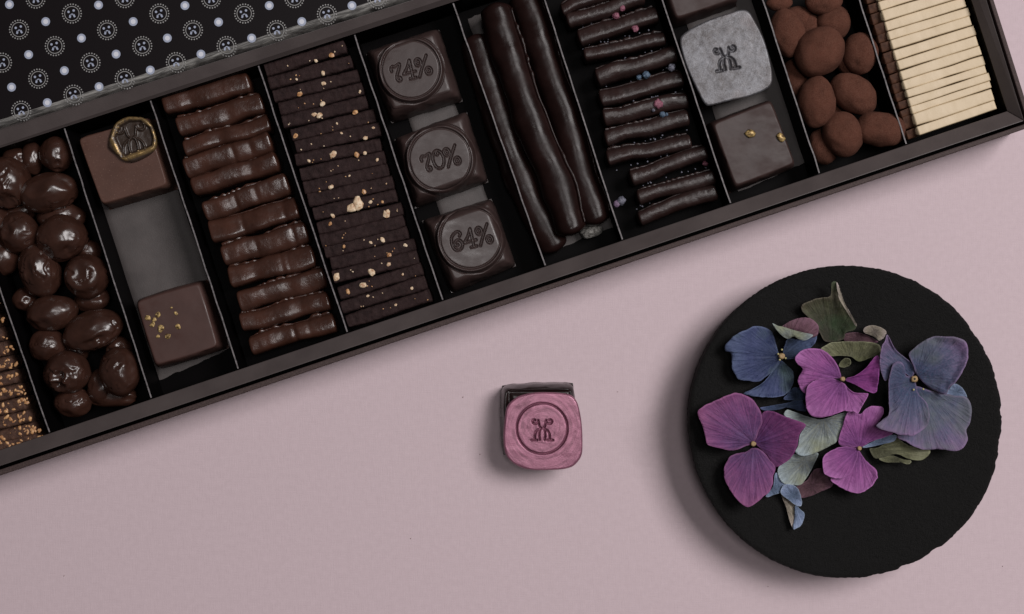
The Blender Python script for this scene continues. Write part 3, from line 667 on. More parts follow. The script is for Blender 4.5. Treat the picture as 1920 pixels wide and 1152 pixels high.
for i in range(20):
    a, b = (LX[i], LY[i]), (RX[i], RY[i]); wd = 25.5
    V, F = sweep([a, b], ZB, wd, 62 + rs.uniform(-4, 4), n=60, m=30, e=7, endp=9, amp=.05, freq=1 / 22., seed=i + 50, rough=2.2, tipfade=.05)
    lab = f'{nth(i, 20)} dark crumbly bar with pale nut bits, counted downwards in the tall bar column'
    if i == 11: lab = 'dark bar with the largest cream nut chunk on its edge, in the tall bar column'
    th = empty('dark_nut_bar', at((a[0] + b[0]) / 2, (a[1] + b[1]) / 2, ZB), lab, 'chocolate bar', 'dark nut bars packed in a column')
    o = obj('body', V, F, MAT_SLAB, th); top = V[:, 2].max()
    small = [chipmesh(a[0] + (b[0] - a[0]) * u, a[1] + (b[1] - a[1]) * u + rs.uniform(-9, 9), top - .3, rs.uniform(1.2, 2.4), int(rs.randint(1e5)), .6, 1.4) for u in rs.uniform(.04, .96, 4)]
    V, F = merge(small); tag(obj('nut_crumbs', V, F, MAT_CARAMEL if i % 2 else MAT_CHIP, th, smooth=False), kind='stuff')
    for k, (x, y, s_) in enumerate(own.get(i, [])):
        V, F = chipmesh(x, y, top - .8, s_ * .85, i * 31 + k, .45, 1.35); obj('nut_chip', V, F, MAT_CARAMEL if (i * 7 + k) % 5 == 0 else MAT_CHIP, th, smooth=False)

# moulded squares 74 / 70 / 64 %
for txt, cor, (dx, dy), R, lab in (('74%', [(684, 94), (820, 48), (863, 181), (730, 223)], (770, 131), 61, 'topmost dark moulded square marked 74% inside a ring'),
                                   ('70%', [(737, 257), (873, 206), (912, 336), (776, 385)], (825, 299), 65, 'middle dark moulded square marked 70% inside a ring'),
                                   ('64%', [(791, 413), (920, 371), (965, 496), (845, 547)], (882, 447), 64, 'lowest dark moulded square marked 64% inside a ring')):
    c4 = np.mean([at(*p, ZB + 56)[:2] for p in cor], 0); dd = at(dx, dy, ZB + 66)[:2] - c4
    cor = [tuple(np.mean(cor, 0) + (np.array(p) - np.mean(cor, 0)) * 1.04) for p in cor]; st = text_strokes(txt, 33, math.radians(13))
    def rel(x, y, st=st, dd=dd, R=R):
        r = np.hypot(x - dd[0], y - dd[1]) / (R * .972)
        z = 6.0 / (1 + np.exp((r - .99) / .010)) - 2.6 * np.exp(-((r - 1.03) / .018) ** 2) - 2.6 * np.exp(-((r - .875) / .020) ** 2) + 1.9 * np.exp(-((r - .94) / .032) ** 2)
        q = seg_dist(x - dd[0] - 1, y - dd[1], st)
        return z - 4.2 * np.exp(-((q - 1.75) / .68) ** 2)
    V, F = square(cor, ZB, 62, n=230, k=.012, edge=.30, p=2.0, seed=len(lab), relief=rel, amp=.2)
    tag(obj('moulded_chocolate', V, F, MAT_DISC), lab, 'chocolate', 'moulded percentage squares in one compartment')

# three long sticks
STK = [([(890, 66), (918, 170), (952, 270), (988, 365), (1014, 420), (1042, 474)], 54, ZB - 6, 50, 'low dark stick lying left of the two bright long sticks'),
       ([(928, 8), (943, 70), (970, 150), (996, 225), (1024, 300), (1052, 370), (1074, 442)], 58, ZB + 14, 62, 'middle long dark chocolate stick with a thin bright ridge'),
       ([(978, -14), (1003, 50), (1034, 150), (1061, 220), (1086, 315), (1118, 424)], 55, ZB + 6, 60, 'right long dark chocolate stick with a rounded lower end')]
for i, (p, wd, z0, h, lab) in enumerate(STK):
    V, F = sweep(p, z0, wd * 1.07, h, n=120, m=40, e=2.05, endp=2.6, amp=.035, freq=1 / 45., seed=80 + i, tipfade=.07, undul=2.5, rough=.25, lip=3.0)
    tag(obj('long_chocolate_stick', V, F, MAT_STICK), lab, 'chocolate stick', 'long enrobed sticks in one compartment')
m = M('sugared_peel', (.2, .19, .18), .6, .4); n = m.noise(16, 5, .7); m.base(m.ramp(n, [(.35, (.04, .035, .03)), (.65, (.3, .29, .27))])); m.bump(n, 3, .8); MAT_PEEL = m.m
V, F = blob(1109, 434, 21, 12, math.radians(15), ZB + 14, 14, .25, 2.2, 5, (), 4); tag(obj('candied_peel', V, F, MAT_PEEL), 'small grey sugary end of peel under the right long stick', 'peel')

# thin berry sticks
THN = [((1050, 22), (1170, -18), 24), ((1060, 42), (1208, 0), 26), ((1082, 76), (1233, 31), 29), ((1092, 106), (1247, 75), 22), ((1116, 152), (1266, 101), 29), ((1122, 189), (1279, 147), 29), ((1129, 227), (1289, 188), 28), ((1131, 261), (1291, 224), 28), ((1135, 300), (1294, 264), 27), ((1179, 336), (1324, 287), 28), ((1192, 372), (1338, 331), 25), ((1194, 410), (1342, 360), 27)]
rs = np.random.RandomState(15)
BER = [(1155, 30, 8, 0), (1167, 16, 7, 0), (1191, 54, 8, 0), (1211, 141, 9, 1), (1259, 127, 9, 2), (1234, 195, 11, 0), (1242, 215, 7, 1), (1165, 377, 10, 2), (1156, 383, 8, 3), (1322, 307, 6, 0), (1198, 145, 6, 1), (1250, 215, 4, 1), (1225, 207, 4, 2)]
for i, (a, b, wd) in enumerate(THN):
    V, F = sweep([a, b], ZB + 6, wd * 1.12, 52 + rs.uniform(-5, 5), n=60, m=24, e=3.3, endp=3.2, amp=.05, freq=1 / 28., seed=i + 120, lip=rs.uniform(2.5, 4), tipfade=.08, undul=3.0, rough=.7, roll=rs.uniform(-.2, .15))
    tag(obj('berry_stick', V, F, MAT_THIN), f'{nth(i, 12)} thin dark chocolate stick in the column dotted with dried berries, counted downwards', 'chocolate stick', 'thin dark berry sticks in a column')
def berry_mat(n_, c1, c2):
    m = M(n_, c1, .6, .4); n = m.noise(24, 4, .7); m.base(m.ramp(n, [(.35, c1), (.65, c2)])); m.bump(n, 1.5, .8); return m.m
BM = [berry_mat('pink_berry', (.1, .022, .04), (.3, .12, .165)), berry_mat('blue_berry', (.02, .032, .06), (.12, .18, .25)), berry_mat('grey_berry', (.03, .03, .042), (.2, .2, .25)), berry_mat('purple_berry', (.06, .03, .07), (.2, .14, .21))]
BL = ['pink dried berry piece between the two uppermost thin sticks', 'dusky pink berry piece near the top edge of the photo', 'pink berry piece on the third thin stick from the top', 'blue dried berry piece in the middle gap of the thin sticks', 'bluish grey berry piece at the right end of the fifth gap', 'bright pink berry piece pressed into the middle of the stick column, largest', 'small blue berry piece below the bright pink one', 'pale grey berry piece at the lower left of the stick column', 'purple berry piece beside the pale grey one at lower left', 'tiny pink berry piece at the right, near the ninth gap', 'blue berry crumb left of the blue middle berry', 'tiny blue berry crumb right of the small blue one', 'tiny grey berry crumb under the bright pink berry']
for k, (x, y, r_, mi) in enumerate(BER):
    r_ *= .82; V, F = blob(x, y, r_, r_ * .9, k, ZB + 54 if k < 7 or k > 9 else ZB + 40, r_ * .8, .35, 2.4, k + 60, (), 3)
    tag(obj('dried_berry', V, F, BM[mi]), BL[k], 'berry', 'dried berry pieces among the thin sticks')
pc = []
for i in range(len(THN) - 1):
    a = np.array(THN[i][0]) * .5 + np.array(THN[i + 1][0]) * .5; b = np.array(THN[i][1]) * .5 + np.array(THN[i + 1][1]) * .5
    for k in range(10):
        u = rs.rand(); p = a + (b - a) * u + rs.uniform(-3, 3, 2); pc.append(chipmesh(p[0], p[1], ZB + 40, rs.uniform(1.2, 3), int(rs.randint(1e5)), .7, 1.3))
V, F = merge(pc); tag(obj('berry_crumbs', V, F, BM[2], smooth=False), 'fine sugar and berry crumbs between the thin sticks', 'crumbs', None, 'stuff')

# squares of the ninth compartment
sq('plain_chocolate', [(1222, -82), (1348, -128), (1391, 2), (1262, 46)], 60, MAT_SQ_DARK, 'plain dark chocolate square cut off by the top edge, above the silver one', n=60, k=.03, edge=.14, p=2.2, seed=31, thing=False)
th = sq('nugget_chocolate', [(1326, 229), (1447, 182), (1497, 312), (1374, 360)], 60, MAT_SQ_DARK, 'dark chocolate square with two gold nuggets, below the silver one', n=80, k=.02, edge=.14, p=2.2, seed=32)
for k, (x, y) in enumerate(((1407, 251), (1464, 258))):
    V, F = chipmesh(x, y, ZB + 62, 14, 300 + k, .5, 1.35); obj('gold_nugget', V, F, MAT_GOLD, th)
def emb_relief(cx, cy, scale, rot, w_=1.7, depth=3.2, ringr=None):
    st = emblem(scale, rot, cx, cy)
    def f(x, y):
        d = seg_dist(x, y, st); z = -depth * np.exp(-((d / w_) ** 2))
        if ringr: z = z - depth * np.exp(-((np.hypot(x - cx, y - cy) - ringr) / 1.3) ** 2)
        return z
    return f
th = empty('silver_chocolate', at(1362, 110, ZB), 'frosted silver rounded square chocolate stamped with a curled emblem', 'chocolate')
V, F = square([(1281, 60), (1410, 18), (1448, 160), (1322, 200)], ZB, 58, n=50, k=.05, edge=.1, seed=40); obj('body', V, F, MAT_SQ_DARK, th)
lus = luster('silver_luster', (.145, .145, .16), (.035, .028, .028), .40, .25, rim=(.075, .056, .054))
cx, cy_ = at(1361, 107, ZB + 68)[:2]
so = [(1279, 66), (1300, 51), (1332, 36), (1365, 25), (1390, 18), (1404, 22), (1416, 40), (1432, 72), (1442, 105), (1448, 135), (1447, 157), (1434, 169), (1405, 181), (1365, 190), (1333, 198), (1321, 194), (1305, 165), (1287, 125), (1277, 92), (1275, 76)]
V, F = plate_from_outline(so, ZB + 58, 9, 110, 240, emb_relief(cx, cy_, 24, math.radians(10), 1.9, 5.0), .04, 3, .3); obj('silver_seal', V, F, lus.m, th)

# cocoa almonds
ALM = [(1461, 6, 24, 15, 0, 80, 'cocoa dusted almond at the very top beside the divider'), (1496, 38, 30, 26, 0, 60, 'cocoa almond half hidden at the top of the almond heap'), (1545, 4, 34, 24, 0, 84, 'cocoa almond cut off by the top edge, right of centre'), (1562, 43, 32, 32, -30, 72, 'cocoa almond behind the large round one, near the top'),
       (1476, 62, 31, 44, 10, 80, 'tall cocoa almond at left, second from the top'), (1536, 98, 49, 43, 42, 92, 'largest cocoa almond with a slit dent, middle of the heap'), (1613, 101, 32, 38, 0, 88, 'round cocoa almond at the right touching the divider'), (1589, 116, 22, 28, 20, 70, 'dark cocoa almond sliver beneath the round right one'),
       (1600, 176, 47, 34, -36, 86, 'slanted oval cocoa almond right of centre'), (1531, 192, 34, 48, 4, 86, 'upright cocoa almond with small pits, left of the slanted one'), (1651, 243, 46, 32, -8, 90, 'cocoa almond at the bottom right over the divider end'), (1580, 252, 36, 41, 20, 86, 'smooth cocoa almond at the bottom centre of the heap'),
       (1543, 276, 26, 33, 20, 62, 'low cocoa almond in the bottom left corner'), (1491, 148, 22, 36, 10, 58, 'low cocoa almond in shadow at the left divider'), (1516, 50, 24, 26, 0, 62, 'small cocoa almond between the two top ones'), (1560, 215, 22, 22, 0, 56, 'hidden cocoa almond under the upright and slanted ones')]
for i, (x, y, rx, ry, ang, zc, lab) in enumerate(ALM):
    rq = np.random.RandomState(i + 5); dents = [(-.2, .2, 1, .05, .4)] + [(rq.uniform(-.7, .7), rq.uniform(-.7, .7), .8, rq.uniform(.04, .10), rq.uniform(.08, .2)) for _ in range(4)]
    if i == 5: dents = [(.36, -.34, .85, .12, .11), (.46, -.26, .85, .1, .09), (-.3, .3, .9, .05, .3)]
    if i == 9: dents = [(.1, -.55, .9, .08, .25), (.9, .15, .5, .08, .1), (0, .2, 1, .04, .25)]
    V, F = blob(x, y, rx, ry, math.radians(ang), zc, min(rx, ry) * .9, .10, 1.5, i + 90, dents, 4); V[:, 2] = np.maximum(V[:, 2], ZB)
    tag(obj('cocoa_almond', V, F, MAT_COCOA), lab, 'almond', 'cocoa-dusted almonds in one compartment')

# white chocolate bars with dipped ends
WY = [-24, -7, 10, 27, 47, 66, 82, 100, 120, 139, 157, 175, 190, 205, 219, 242, 259]
rs = np.random.RandomState(21)
for i in range(len(WY) - 1):
    y0, y1 = WY[i], WY[i + 1]; yc = (y0 + y1) / 2; xl = 1633.5 + yc * .305; wd = (y1 - y0) * .96
    yr = yc - 47 - (yc - 120) * .02; xr = 1800 + yr * .306 + rs.uniform(-5, 2); j = rs.uniform(-1, 1)
    a, b = (xl, yc + j), (xr, yr - j)
    lab = f'{nth(i, 16)} cream white chocolate bar with a dark dipped end, counted downwards at right end'
    th = empty('white_chocolate_bar', at((a[0] + b[0]) / 2, (a[1] + b[1]) / 2, ZB), lab, 'chocolate bar', 'white chocolate bars at the right end')
    V, F = sweep([a, b], ZB, wd + .5, 66 + rs.uniform(-3, 3), n=50, m=44, e=14, endp=8, amp=.05, freq=1 / 20., seed=i + 200, rough=.35, tipfade=.03); obj('body', V, F, MAT_WHITE, th)
    dv = np.array([b[0] - a[0], b[1] - a[1]]); dv /= np.linalg.norm(dv); e0 = np.array(a) - dv * 19 + (0, rs.uniform(-1, 1.5)); e1 = np.array(a) + dv * 2
    V, F = sweep([e0, e1], ZB - 2, wd + .6, 61 + rs.uniform(-7, 1), n=14, m=36, e=16, endp=8, amp=.02, seed=i + 300, rough=.5, tipfade=.03, roll=.25); obj('dipped_end', V, F, MAT_DIP, th)

# ------------------------------------------------------------------ loose pink chocolate on the table
th = empty('pink_chocolate', at(1012, 797, 0), 'single square chocolate with a brushed pink seal, alone on the pink table', 'chocolate')
def lipr(x, y):
    r = np.maximum(np.abs(x), np.abs(y)) / 72.; return 1.5 * np.exp(-((r - .86) / .05) ** 2) - 3 * np.exp(-((r - .76) / .06) ** 2)
V, F = square([(936, 722), (1081, 717), (1086, 862), (939, 864)], 0, 66, n=110, k=.13, edge=.15, p=2.2, seed=60, relief=lipr, amp=1.0); obj('body', V, F, MAT_BODY, th)
Z1 = [(350, 560), (370, 430), (430, 360), (520, 325), (620, 312), (760, 315), (860, 332), (908, 378), (932, 450), (950, 560), (956, 700), (948, 800), (900, 870), (840, 900), (740, 912), (560, 912), (450, 878), (380, 820), (352, 750), (345, 660)]
so = [(860 + x / 4.113, 660 + y / 4.113) for x, y in Z1]
cx, cy_ = at(1016.5, 804.5, 80)[:2]
org = at(1012, 797, 0)
lus = luster('pink_luster', (.33, .13, .195), (.17, .064, .098), .34, .35, ring=(cx - org[0], cy_ - org[1], 80))
V, F = plate_from_outline(so, 66, 13, 120, 260, emb_relief(cx, cy_ + .5, 22.5, 0, 1.35, 6.5, 46), .05, 6, .3); obj('pink_seal', V, F, lus.m, th)

# ------------------------------------------------------------------ black stone plate
plate_c = at(1586, 791, 104)[:2]
n = 420; th_ = np.linspace(0, 2 * math.pi, n, endpoint=False); dirs = np.stack([np.cos(th_), np.sin(th_)], 1)
rr = 283.5 * (1 + .006 * vn(np.stack([np.cos(th_) * 1.5, np.sin(th_) * 1.5, th_ * 0], 1), 3))
chip = np.clip(np.cos(th_ - math.radians(-10)), 0, 1) ** .5
rr = rr - chip * 5.5 * np.clip(fbm(np.stack([np.cos(th_) * 16, np.sin(th_) * 16, th_ * 0], 1), 7, 4) + .1, 0, 1) - 1.4 * np.abs(vn(np.stack([np.cos(th_) * 60, np.sin(th_) * 60, th_ * 0], 1), 9))
prof = [(.955, 0), (.965, 4), (.975, 30), (.985, 66), (.995, 92), (1.0, 100), (.992, 104.5), (.975, 106.5), (.93, 106), (.85, 104.5), (.7, 102.5), (.5, 101.5), (.3, 101), (.12, 101)]
prof = [(np.interp(i, range(len(prof)), [p[0] for p in prof]), np.interp(i, range(len(prof)), [p[1] for p in prof])) for i in np.linspace(0, len(prof) - 1, 52)]
V = np.concatenate([np.column_stack([plate_c + dirs * (rr * f_)[:, None], np.full(n, z)]) for f_, z in prof])
k_ = np.repeat([min(1, p[1] / 60) for p in prof], n)
V[:, 2] += k_ * (1.3 * fbm(V * np.array([.05, .05, .05]), 12, 4)); V = np.concatenate([V, [[plate_c[0], plate_c[1], 101]]])
F = grid_faces(len(prof), n, True); o_ = (len(prof) - 1) * n; F += [[o_ + j, o_ + (j + 1) % n, len(V) - 1] for j in range(n)]
tag(obj('stone_plate', V, F, MAT_STONE, origin=(plate_c[0], plate_c[1], 0)), 'round rough black stone plate holding hydrangea petals', 'plate')

# ------------------------------------------------------------------ hydrangea petals
def Zm(k, x0, y0, P): return [(x0 + x / k, y0 + y / k) for x, y in P]
def petal(parent, name, outline, basep, mat, z0, lift=10, cup=0.0, seed=0, tilt=(0, 0), wr=3.4, origin=None, curl=0.0):
    """outline in picture points; z grows from the base outwards by `lift`; tilt is height per 100 picture units"""
    P, F, s = fan(outline, 14, 84)
    ph_ = np.arctan2(P[:, 1] - P[0, 1], P[:, 0] - P[0, 0]); P = P[0] + (P - P[0]) * (1 + .02 * s[:, None] ** 3 * vn(np.column_stack([np.cos(ph_) * 7, np.sin(ph_) * 7, ph_ * 0 + seed]), seed + 3)[:, None])
    O = np.asarray(outline, float); c = O.mean(0); size = np.abs(O - c).max()
    bp = np.asarray(basep, float); d = P - bp; dist = np.hypot(d[:, 0], d[:, 1]); mx = dist.max() + 1e-6
    ax = c - bp; a0 = math.atan2(ax[1], ax[0]); ang = np.arctan2(d[:, 1], d[:, 0]) - a0; ang = (ang + math.pi) % (2 * math.pi) - math.pi
    pr = dist / mx
    z = z0 + lift * pr ** 1.3 + tilt[0] * (P[:, 0] - c[0]) / 100 - tilt[1] * (P[:, 1] - c[1]) / 100
    z = z - cup * (1 - s ** 2) * 1.0 + wr * fbm(np.column_stack([P * .045, P[:, 0] * 0 + seed]), seed, 3) * (.4 + s) + 1.6 * fbm(np.column_stack([P * .11, P[:, 0] * 0 + seed * 2]), seed + 6, 2) * s
    z = z + .9 * np.sin(ang * 9 + 1.5 * vn(np.column_stack([P * .03, P[:, 0] * 0]), seed)) * np.clip(1 - pr, .15, 1) * pr * 2 + curl * np.clip(s - .72, 0, 1) * 3.5 * (.5 + vn(np.column_stack([P * .02, P[:, 0] * 0 + 9]), seed + 4))
    z = np.maximum(z, 109.5)
    V = ats(P, z); F = orient_up(V, F)
    o = obj(name, V, F, mat, parent, origin=origin, attrs={'pr': pr, 'pa': ang, 'ps': s})
    so_ = o.modifiers.new('thickness', 'SOLIDIFY'); so_.thickness = .7 * S; so_.offset = -1
    return o
def centre(parent, px, py, z, r, mat=None, spots=(), pit=False):
    r *= .82; V, F = blob(px, py, r, r * .95, 0, z, r * .7, .25, 2.2, int(px), [(0, 0, 1, .3, .5)], 3); obj('flower_centre', V, F, mat or MAT_CENTRE, parent)
    if pit: V, F = blob(px, py, r * .45, r * .45, 0, z + r * .45, 1.0, .1, 2, 3, (), 2); obj('pit', V, F, MAT_PIT, parent)
    for k, (x, y) in enumerate(spots):
        V, F = blob(x, y, 1.9, 1.9, 0, z + 2, 1.9, .1, 2, k, (), 2); obj('anther', V, F, MAT_ANTHER, parent)

# E blue floret, upper left
E = empty('hydrangea_floret', at(1465, 668, 110), 'deep blue hydrangea floret at the upper left of the heap', 'flower', 'hydrangea florets on the plate')
q = lambda P: Zm(6, 1280, 480, P)
e1 = q([(1090, 1120), (1060, 1020), (1000, 850), (900, 800), (800, 798), (700, 840), (580, 900), (490, 990), (478, 1070), (540, 1095)]) + [(1373, 690), (1381, 706), (1387, 712), (1405, 715), (1425, 714), (1448, 697), (1462, 680)]
petal(E, 'petal', e1, (1465, 670), PET['blue'], 122, 10, -8, 1, (-6, 6), curl=6)
petal(E, 'petal', q([(1130, 1100), (1150, 1000), (1190, 930), (1290, 940), (1380, 920), (1500, 870), (1500, 960), (1410, 1060), (1290, 1140), (1180, 1160)]), (1466, 668), PET['bluedark'], 118, 6, 0, 2)
petal(E, 'petal', [(1464, 676), (1450, 695), (1432, 717), (1408, 732), (1394, 739), (1420, 744), (1462, 744), (1480, 733), (1488, 717), (1487, 698), (1476, 686)], (1466, 672), PET['blue'], 116, 6, 3, 3, (0, 5), curl=5)
petal(E, 'petal', q([(1090, 830), (1150, 770), (1230, 725), (1310, 700), (1420, 700), (1515, 765), (1532, 850), (1495, 910), (1400, 915), (1240, 870)]), (1466, 668), PET['brownmauve'], 132, 10, -6, 4, (0, 8))
petal(E, 'curled_petal_edge', q([(1008, 758), (1060, 785), (1140, 800), (1240, 832), (1340, 858), (1462, 888), (1420, 935), (1370, 952), (1300, 935), (1245, 908), (1190, 935), (1120, 900), (1060, 840)]), (1486, 640), PET['sage'], 146, 3, -4, 5, (0, -10))
centre(E, 1466, 668, 130, 7, None, [(1466, 656), (1462, 675), (1473, 672), (1459, 664)])
# L14 / L15 dark slivers by the blue floret
def loose(name, P, mat, z, lab, basep=None, **kw):
    c = np.mean(np.asarray(P, float), 0); o = petal(None, name, P, basep if basep is not None else c, mat, z, origin=at(c[0], c[1], 110), **kw)
    return tag(o, lab, 'petal', 'loose hydrangea petals on the plate')
q = lambda P: Zm(6, 1290, 720, P)
loose('loose_petal', q([(1130, 100), (1200, 40), (1290, 70), (1320, 160), (1270, 192), (1160, 185), (1080, 170)]), PET['bluedark'], 114, 'small dark blue petal between the blue and the centre pink floret', lift=3)
loose('loose_petal', q([(810, 268), (900, 252), (1080, 222), (1200, 192), (1290, 188), (1300, 215), (1330, 300), (1250, 300), (1130, 258), (1040, 285), (940, 300), (850, 296)]), PET['bluedark'], 113, 'thin dark petal with a pale edge under the blue floret', lift=5)
# loose under layer
q = lambda P: Zm(8.727, 1480, 510, P)
moss_o = q([(695, 180), (735, 165), (772, 175), (800, 260), (830, 400), (900, 540), (1000, 690), (1105, 870), (1050, 950), (920, 1000), (880, 1110), (600, 1140), (500, 1000), (350, 780), (205, 640), (210, 545), (330, 480), (480, 430), (640, 415), (690, 360)])
loose('folded_petal', moss_o, PET['moss'], 116, 'dark mossy green folded petal standing at the top of the heap', basep=(1560, 640), lift=16, cup=3, tilt=(4, 10), curl=8)
loose('loose_petal', q([(772, 170), (800, 210), (832, 310), (880, 460), (950, 600), (1040, 760), (1110, 880), (1085, 885), (1000, 745), (900, 590), (820, 450), (785, 300)]), PET['beige'], 140, 'narrow pale upturned rim along the mossy folded petal', basep=(1600, 610), lift=2, wr=.6)
q = lambda P: Zm(6.777, 1480, 620, P)
loose('loose_petal', q([(690, 90), (720, 40), (830, 25), (950, 45), (1080, 110), (1120, 150), (960, 160), (780, 160), (700, 130)]), PET['brownmauve'], 114, 'brownish mauve sliver of petal above the olive one', lift=3)
loose('loose_petal', Zm(8.727, 1480, 510, [(1210, 950), (1265, 893), (1370, 875), (1500, 910), (1585, 975), (1560, 1060), (1475, 1130), (1380, 1060), (1230, 1000)]), PET['beige'], 124, 'small rounded beige petal at the top right of the heap', lift=6, cup=-4)
loose('loose_petal', q([(390, 240), (480, 180), (570, 150), (800, 143), (1030, 150), (1152, 195), (1140, 300), (1000, 360), (880, 395), (790, 335), (650, 320), (520, 325), (450, 285)]), PET['olive'], 120, 'olive green petal behind the centre pink floret', basep=(1600, 690), lift=12, tilt=(0, 22), cup=3)
loose('loose_petal', q([(632, 440), (660, 390), (710, 355), (760, 360), (782, 400), (760, 445), (700, 468), (650, 462)]), PET['olive'], 118, 'tiny olive green bud scale right of the centre floret lobe', lift=2, cup=3)
q = lambda P: Zm(6, 1290, 720, P)
loose('loose_petal', q([(1110, 290), (1200, 318), (1380, 380), (1520, 400), (1770, 330), (1720, 520), (1692, 630), (1560, 722), (1400, 790), (1280, 812), (1205, 770), (1240, 700), (1260, 580), (1310, 490), (1280, 420), (1150, 390), (1080, 350)]), PET['sage'], 122, 'veined sage grey petal below the centre pink floret', basep=(1545, 785), lift=6, tilt=(0, 4))
loose('loose_petal', q([(1180, 800), (1290, 800), (1460, 780), (1420, 900), (1350, 1030), (1275, 1133), (1180, 1135), (1080, 1120), (1022, 1040), (1018, 940), (1090, 880)]), PET['sage'], 117, 'sage grey petal with a folded midline under the violet floret', basep=(1510, 865), lift=5, cup=4)
q = lambda P: Zm(5.434, 1280, 880, P)
loose('loose_petal', q([(1150, 190), (1270, 110), (1340, 10), (1440, 0), (1530, 155), (1400, 232), (1300, 275), (1210, 292), (1185, 230)]), PET['brownmauve'], 112, 'dusky mauve petal at the lower edge of the heap', lift=3)
loose('loose_petal', q([(950, 40), (1045, 150), (1000, 235), (930, 262), (870, 286), (848, 270), (920, 180)]), PET['paleblue'], 116, 'pale grey blue petal tip beside the violet floret', lift=4)
loose('loose_petal', q([(1040, 158), (1150, 175), (1200, 262), (1214, 365), (1165, 374), (1080, 312), (998, 240)]), PET['paleblue'], 118, 'small bright blue petal below the sage ones', lift=4, cup=3)
tail = empty('curled_petal', at(1490, 965, 110), 'brown and blue curled petal hanging lowest on the plate', 'petal', 'loose hydrangea petals on the plate')
petal(tail, 'brown_half', q([(1000, 250), (1060, 290), (1160, 370), (1150, 480), (1128, 605), (1085, 510), (1050, 380)]), (1465, 928), PET['beige'], 112, 6, 0, 31)
petal(tail, 'blue_half', q([(1148, 368), (1200, 410), (1243, 462), (1215, 560), (1165, 603), (1122, 606), (1140, 480)]), (1491, 948), PET['paleblue'], 117, 4, -3, 32)
q = lambda P: Zm(6, 1540, 720, P)
loose('loose_petal', q([(540, 730), (640, 715), (830, 615), (900, 645), (1000, 700), (1212, 738), (1195, 810), (1120, 862), (980, 842), (850, 790), (700, 822), (620, 842), (575, 800)]), PET['olive'], 114, 'dark olive petal pair under the lower right floret', basep=(1640, 845), lift=8, wr=5)
loose('loose_petal', q([(648, 845), (720, 822), (800, 808), (920, 850), (1005, 862), (988, 905), (900, 885), (730, 882)]), PET['olive'], 119, 'narrow pale olive petal strip at the right, lowest of the greens', lift=5)
loose('loose_petal', q([(468, 712), (560, 660), (690, 600), (835, 575), (825, 640), (680, 682), (520, 716)]), PET['paleblue'], 121, 'blue grey petal sliver right of the small pink floret', lift=5)
loose('loose_petal', q([(1400, 120), (1440, 60), (1500, 0), (1590, 50), (1640, 160), (1560, 150)]), PET['paleblue'], 121, 'small green and blue petal behind the mauve floret at right', lift=5)

# A violet floret, left
A = empty('hydrangea_floret', at(1413, 833, 110), 'purple violet hydrangea floret at the left of the plate', 'flower', 'hydrangea florets on the plate')
q = lambda P: Zm(6, 1290, 720, P)
petal(A, 'petal', q([(745, 650), (800, 520), (838, 420), (800, 270), (690, 150), (550, 103), (400, 150), (240, 220), (113, 300), (120, 370), (180, 520), (215, 670), (330, 715), (500, 748), (640, 705)]), (1413, 831), PET['violet'], 128, 12, -4, 11, (-4, 0), curl=5)
petal(A, 'petal', q([(755, 640), (800, 500), (845, 330), (960, 308), (1100, 370), (1290, 438), (1322, 480), (1260, 560), (1230, 700), (1170, 820), (1080, 890), (980, 932), (880, 800), (790, 710)]), (1413, 833), PET['violetdark'], 125, 9, 0, 12, (5, 2))
petal(A, 'petal', q([(720, 720), (785, 725), (885, 805), (980, 930), (962, 1030)]) + [(1446, 917), (1429, 934), (1409, 950), (1398, 951), (1383, 937), (1368, 917), (1359, 897), (1358, 880), (1362, 867), (1373, 854), (1396, 848), (1406, 843)], (1413, 834), PET['violet'], 130, 12, -4, 13, (0, -5), curl=5)
centre(A, 1412.5, 832.5, 134, 6)

# D mauve blue floret, right
D = empty('hydrangea_floret', at(1715, 711, 110), 'large mauve and slate blue hydrangea floret at the right', 'flower', 'hydrangea florets on the plate')
q = lambda P: Zm(6, 1560, 560, P); q2 = lambda P: Zm(6, 1540, 720, P)
petal(D, 'petal', q2([(1050, 40), (1150, 50), (1250, 85), (1400, 115), (1560, 138), (1650, 165), (1692, 300), (1680, 420), (1632, 520), (1652, 630), (1590, 715), (1510, 752), (1350, 738), (1150, 735), (1050, 710), (960, 650), (860, 580), (1000, 400), (1040, 200)]), (1715, 712), PET['mauve'], 130, 8, 0, 14, (2, -4), curl=6)
petal(D, 'petal', q([(622, 408), (680, 520), (750, 610), (870, 705), (930, 800), (900, 880), (830, 840), (720, 760), (660, 820), (605, 925), (560, 850), (538, 720), (558, 560), (600, 470)]), (1713, 708), PET['mauve'], 136, 14, 0, 15, (-8, 6), curl=6)
petal(D, 'petal', q([(935, 830), (912, 740), (868, 630), (920, 560), (1020, 480), (1150, 432), (1300, 428), (1430, 448), (1520, 508), (1532, 640), (1490, 780), (1400, 930), (1325, 1000), (1290, 1082), (1220, 1070), (1090, 1000), (985, 910)]), (1716, 710), PET['mauve'], 142, 14, -6, 16, (4, 4), curl=8)
petal(D, 'petal', q([(935, 930), (885, 880), (832, 865), (820, 780), (790, 720), (740, 708), (690, 740), (655, 850), (638, 960), (640, 1150)]) + [(1667, 777), (1658, 788), (1643, 798), (1650, 805), (1670, 810), (1690, 816), (1715, 816), (1736, 800), (1743, 778), (1737, 755), (1722, 738)], (1714, 716), PET['mauve'], 148, 10, -6, 17, (-2, -2), curl=5)
centre(D, 1714.5, 711, 154, 7.5, None, [(1713, 731), (1731, 730)], pit=True)

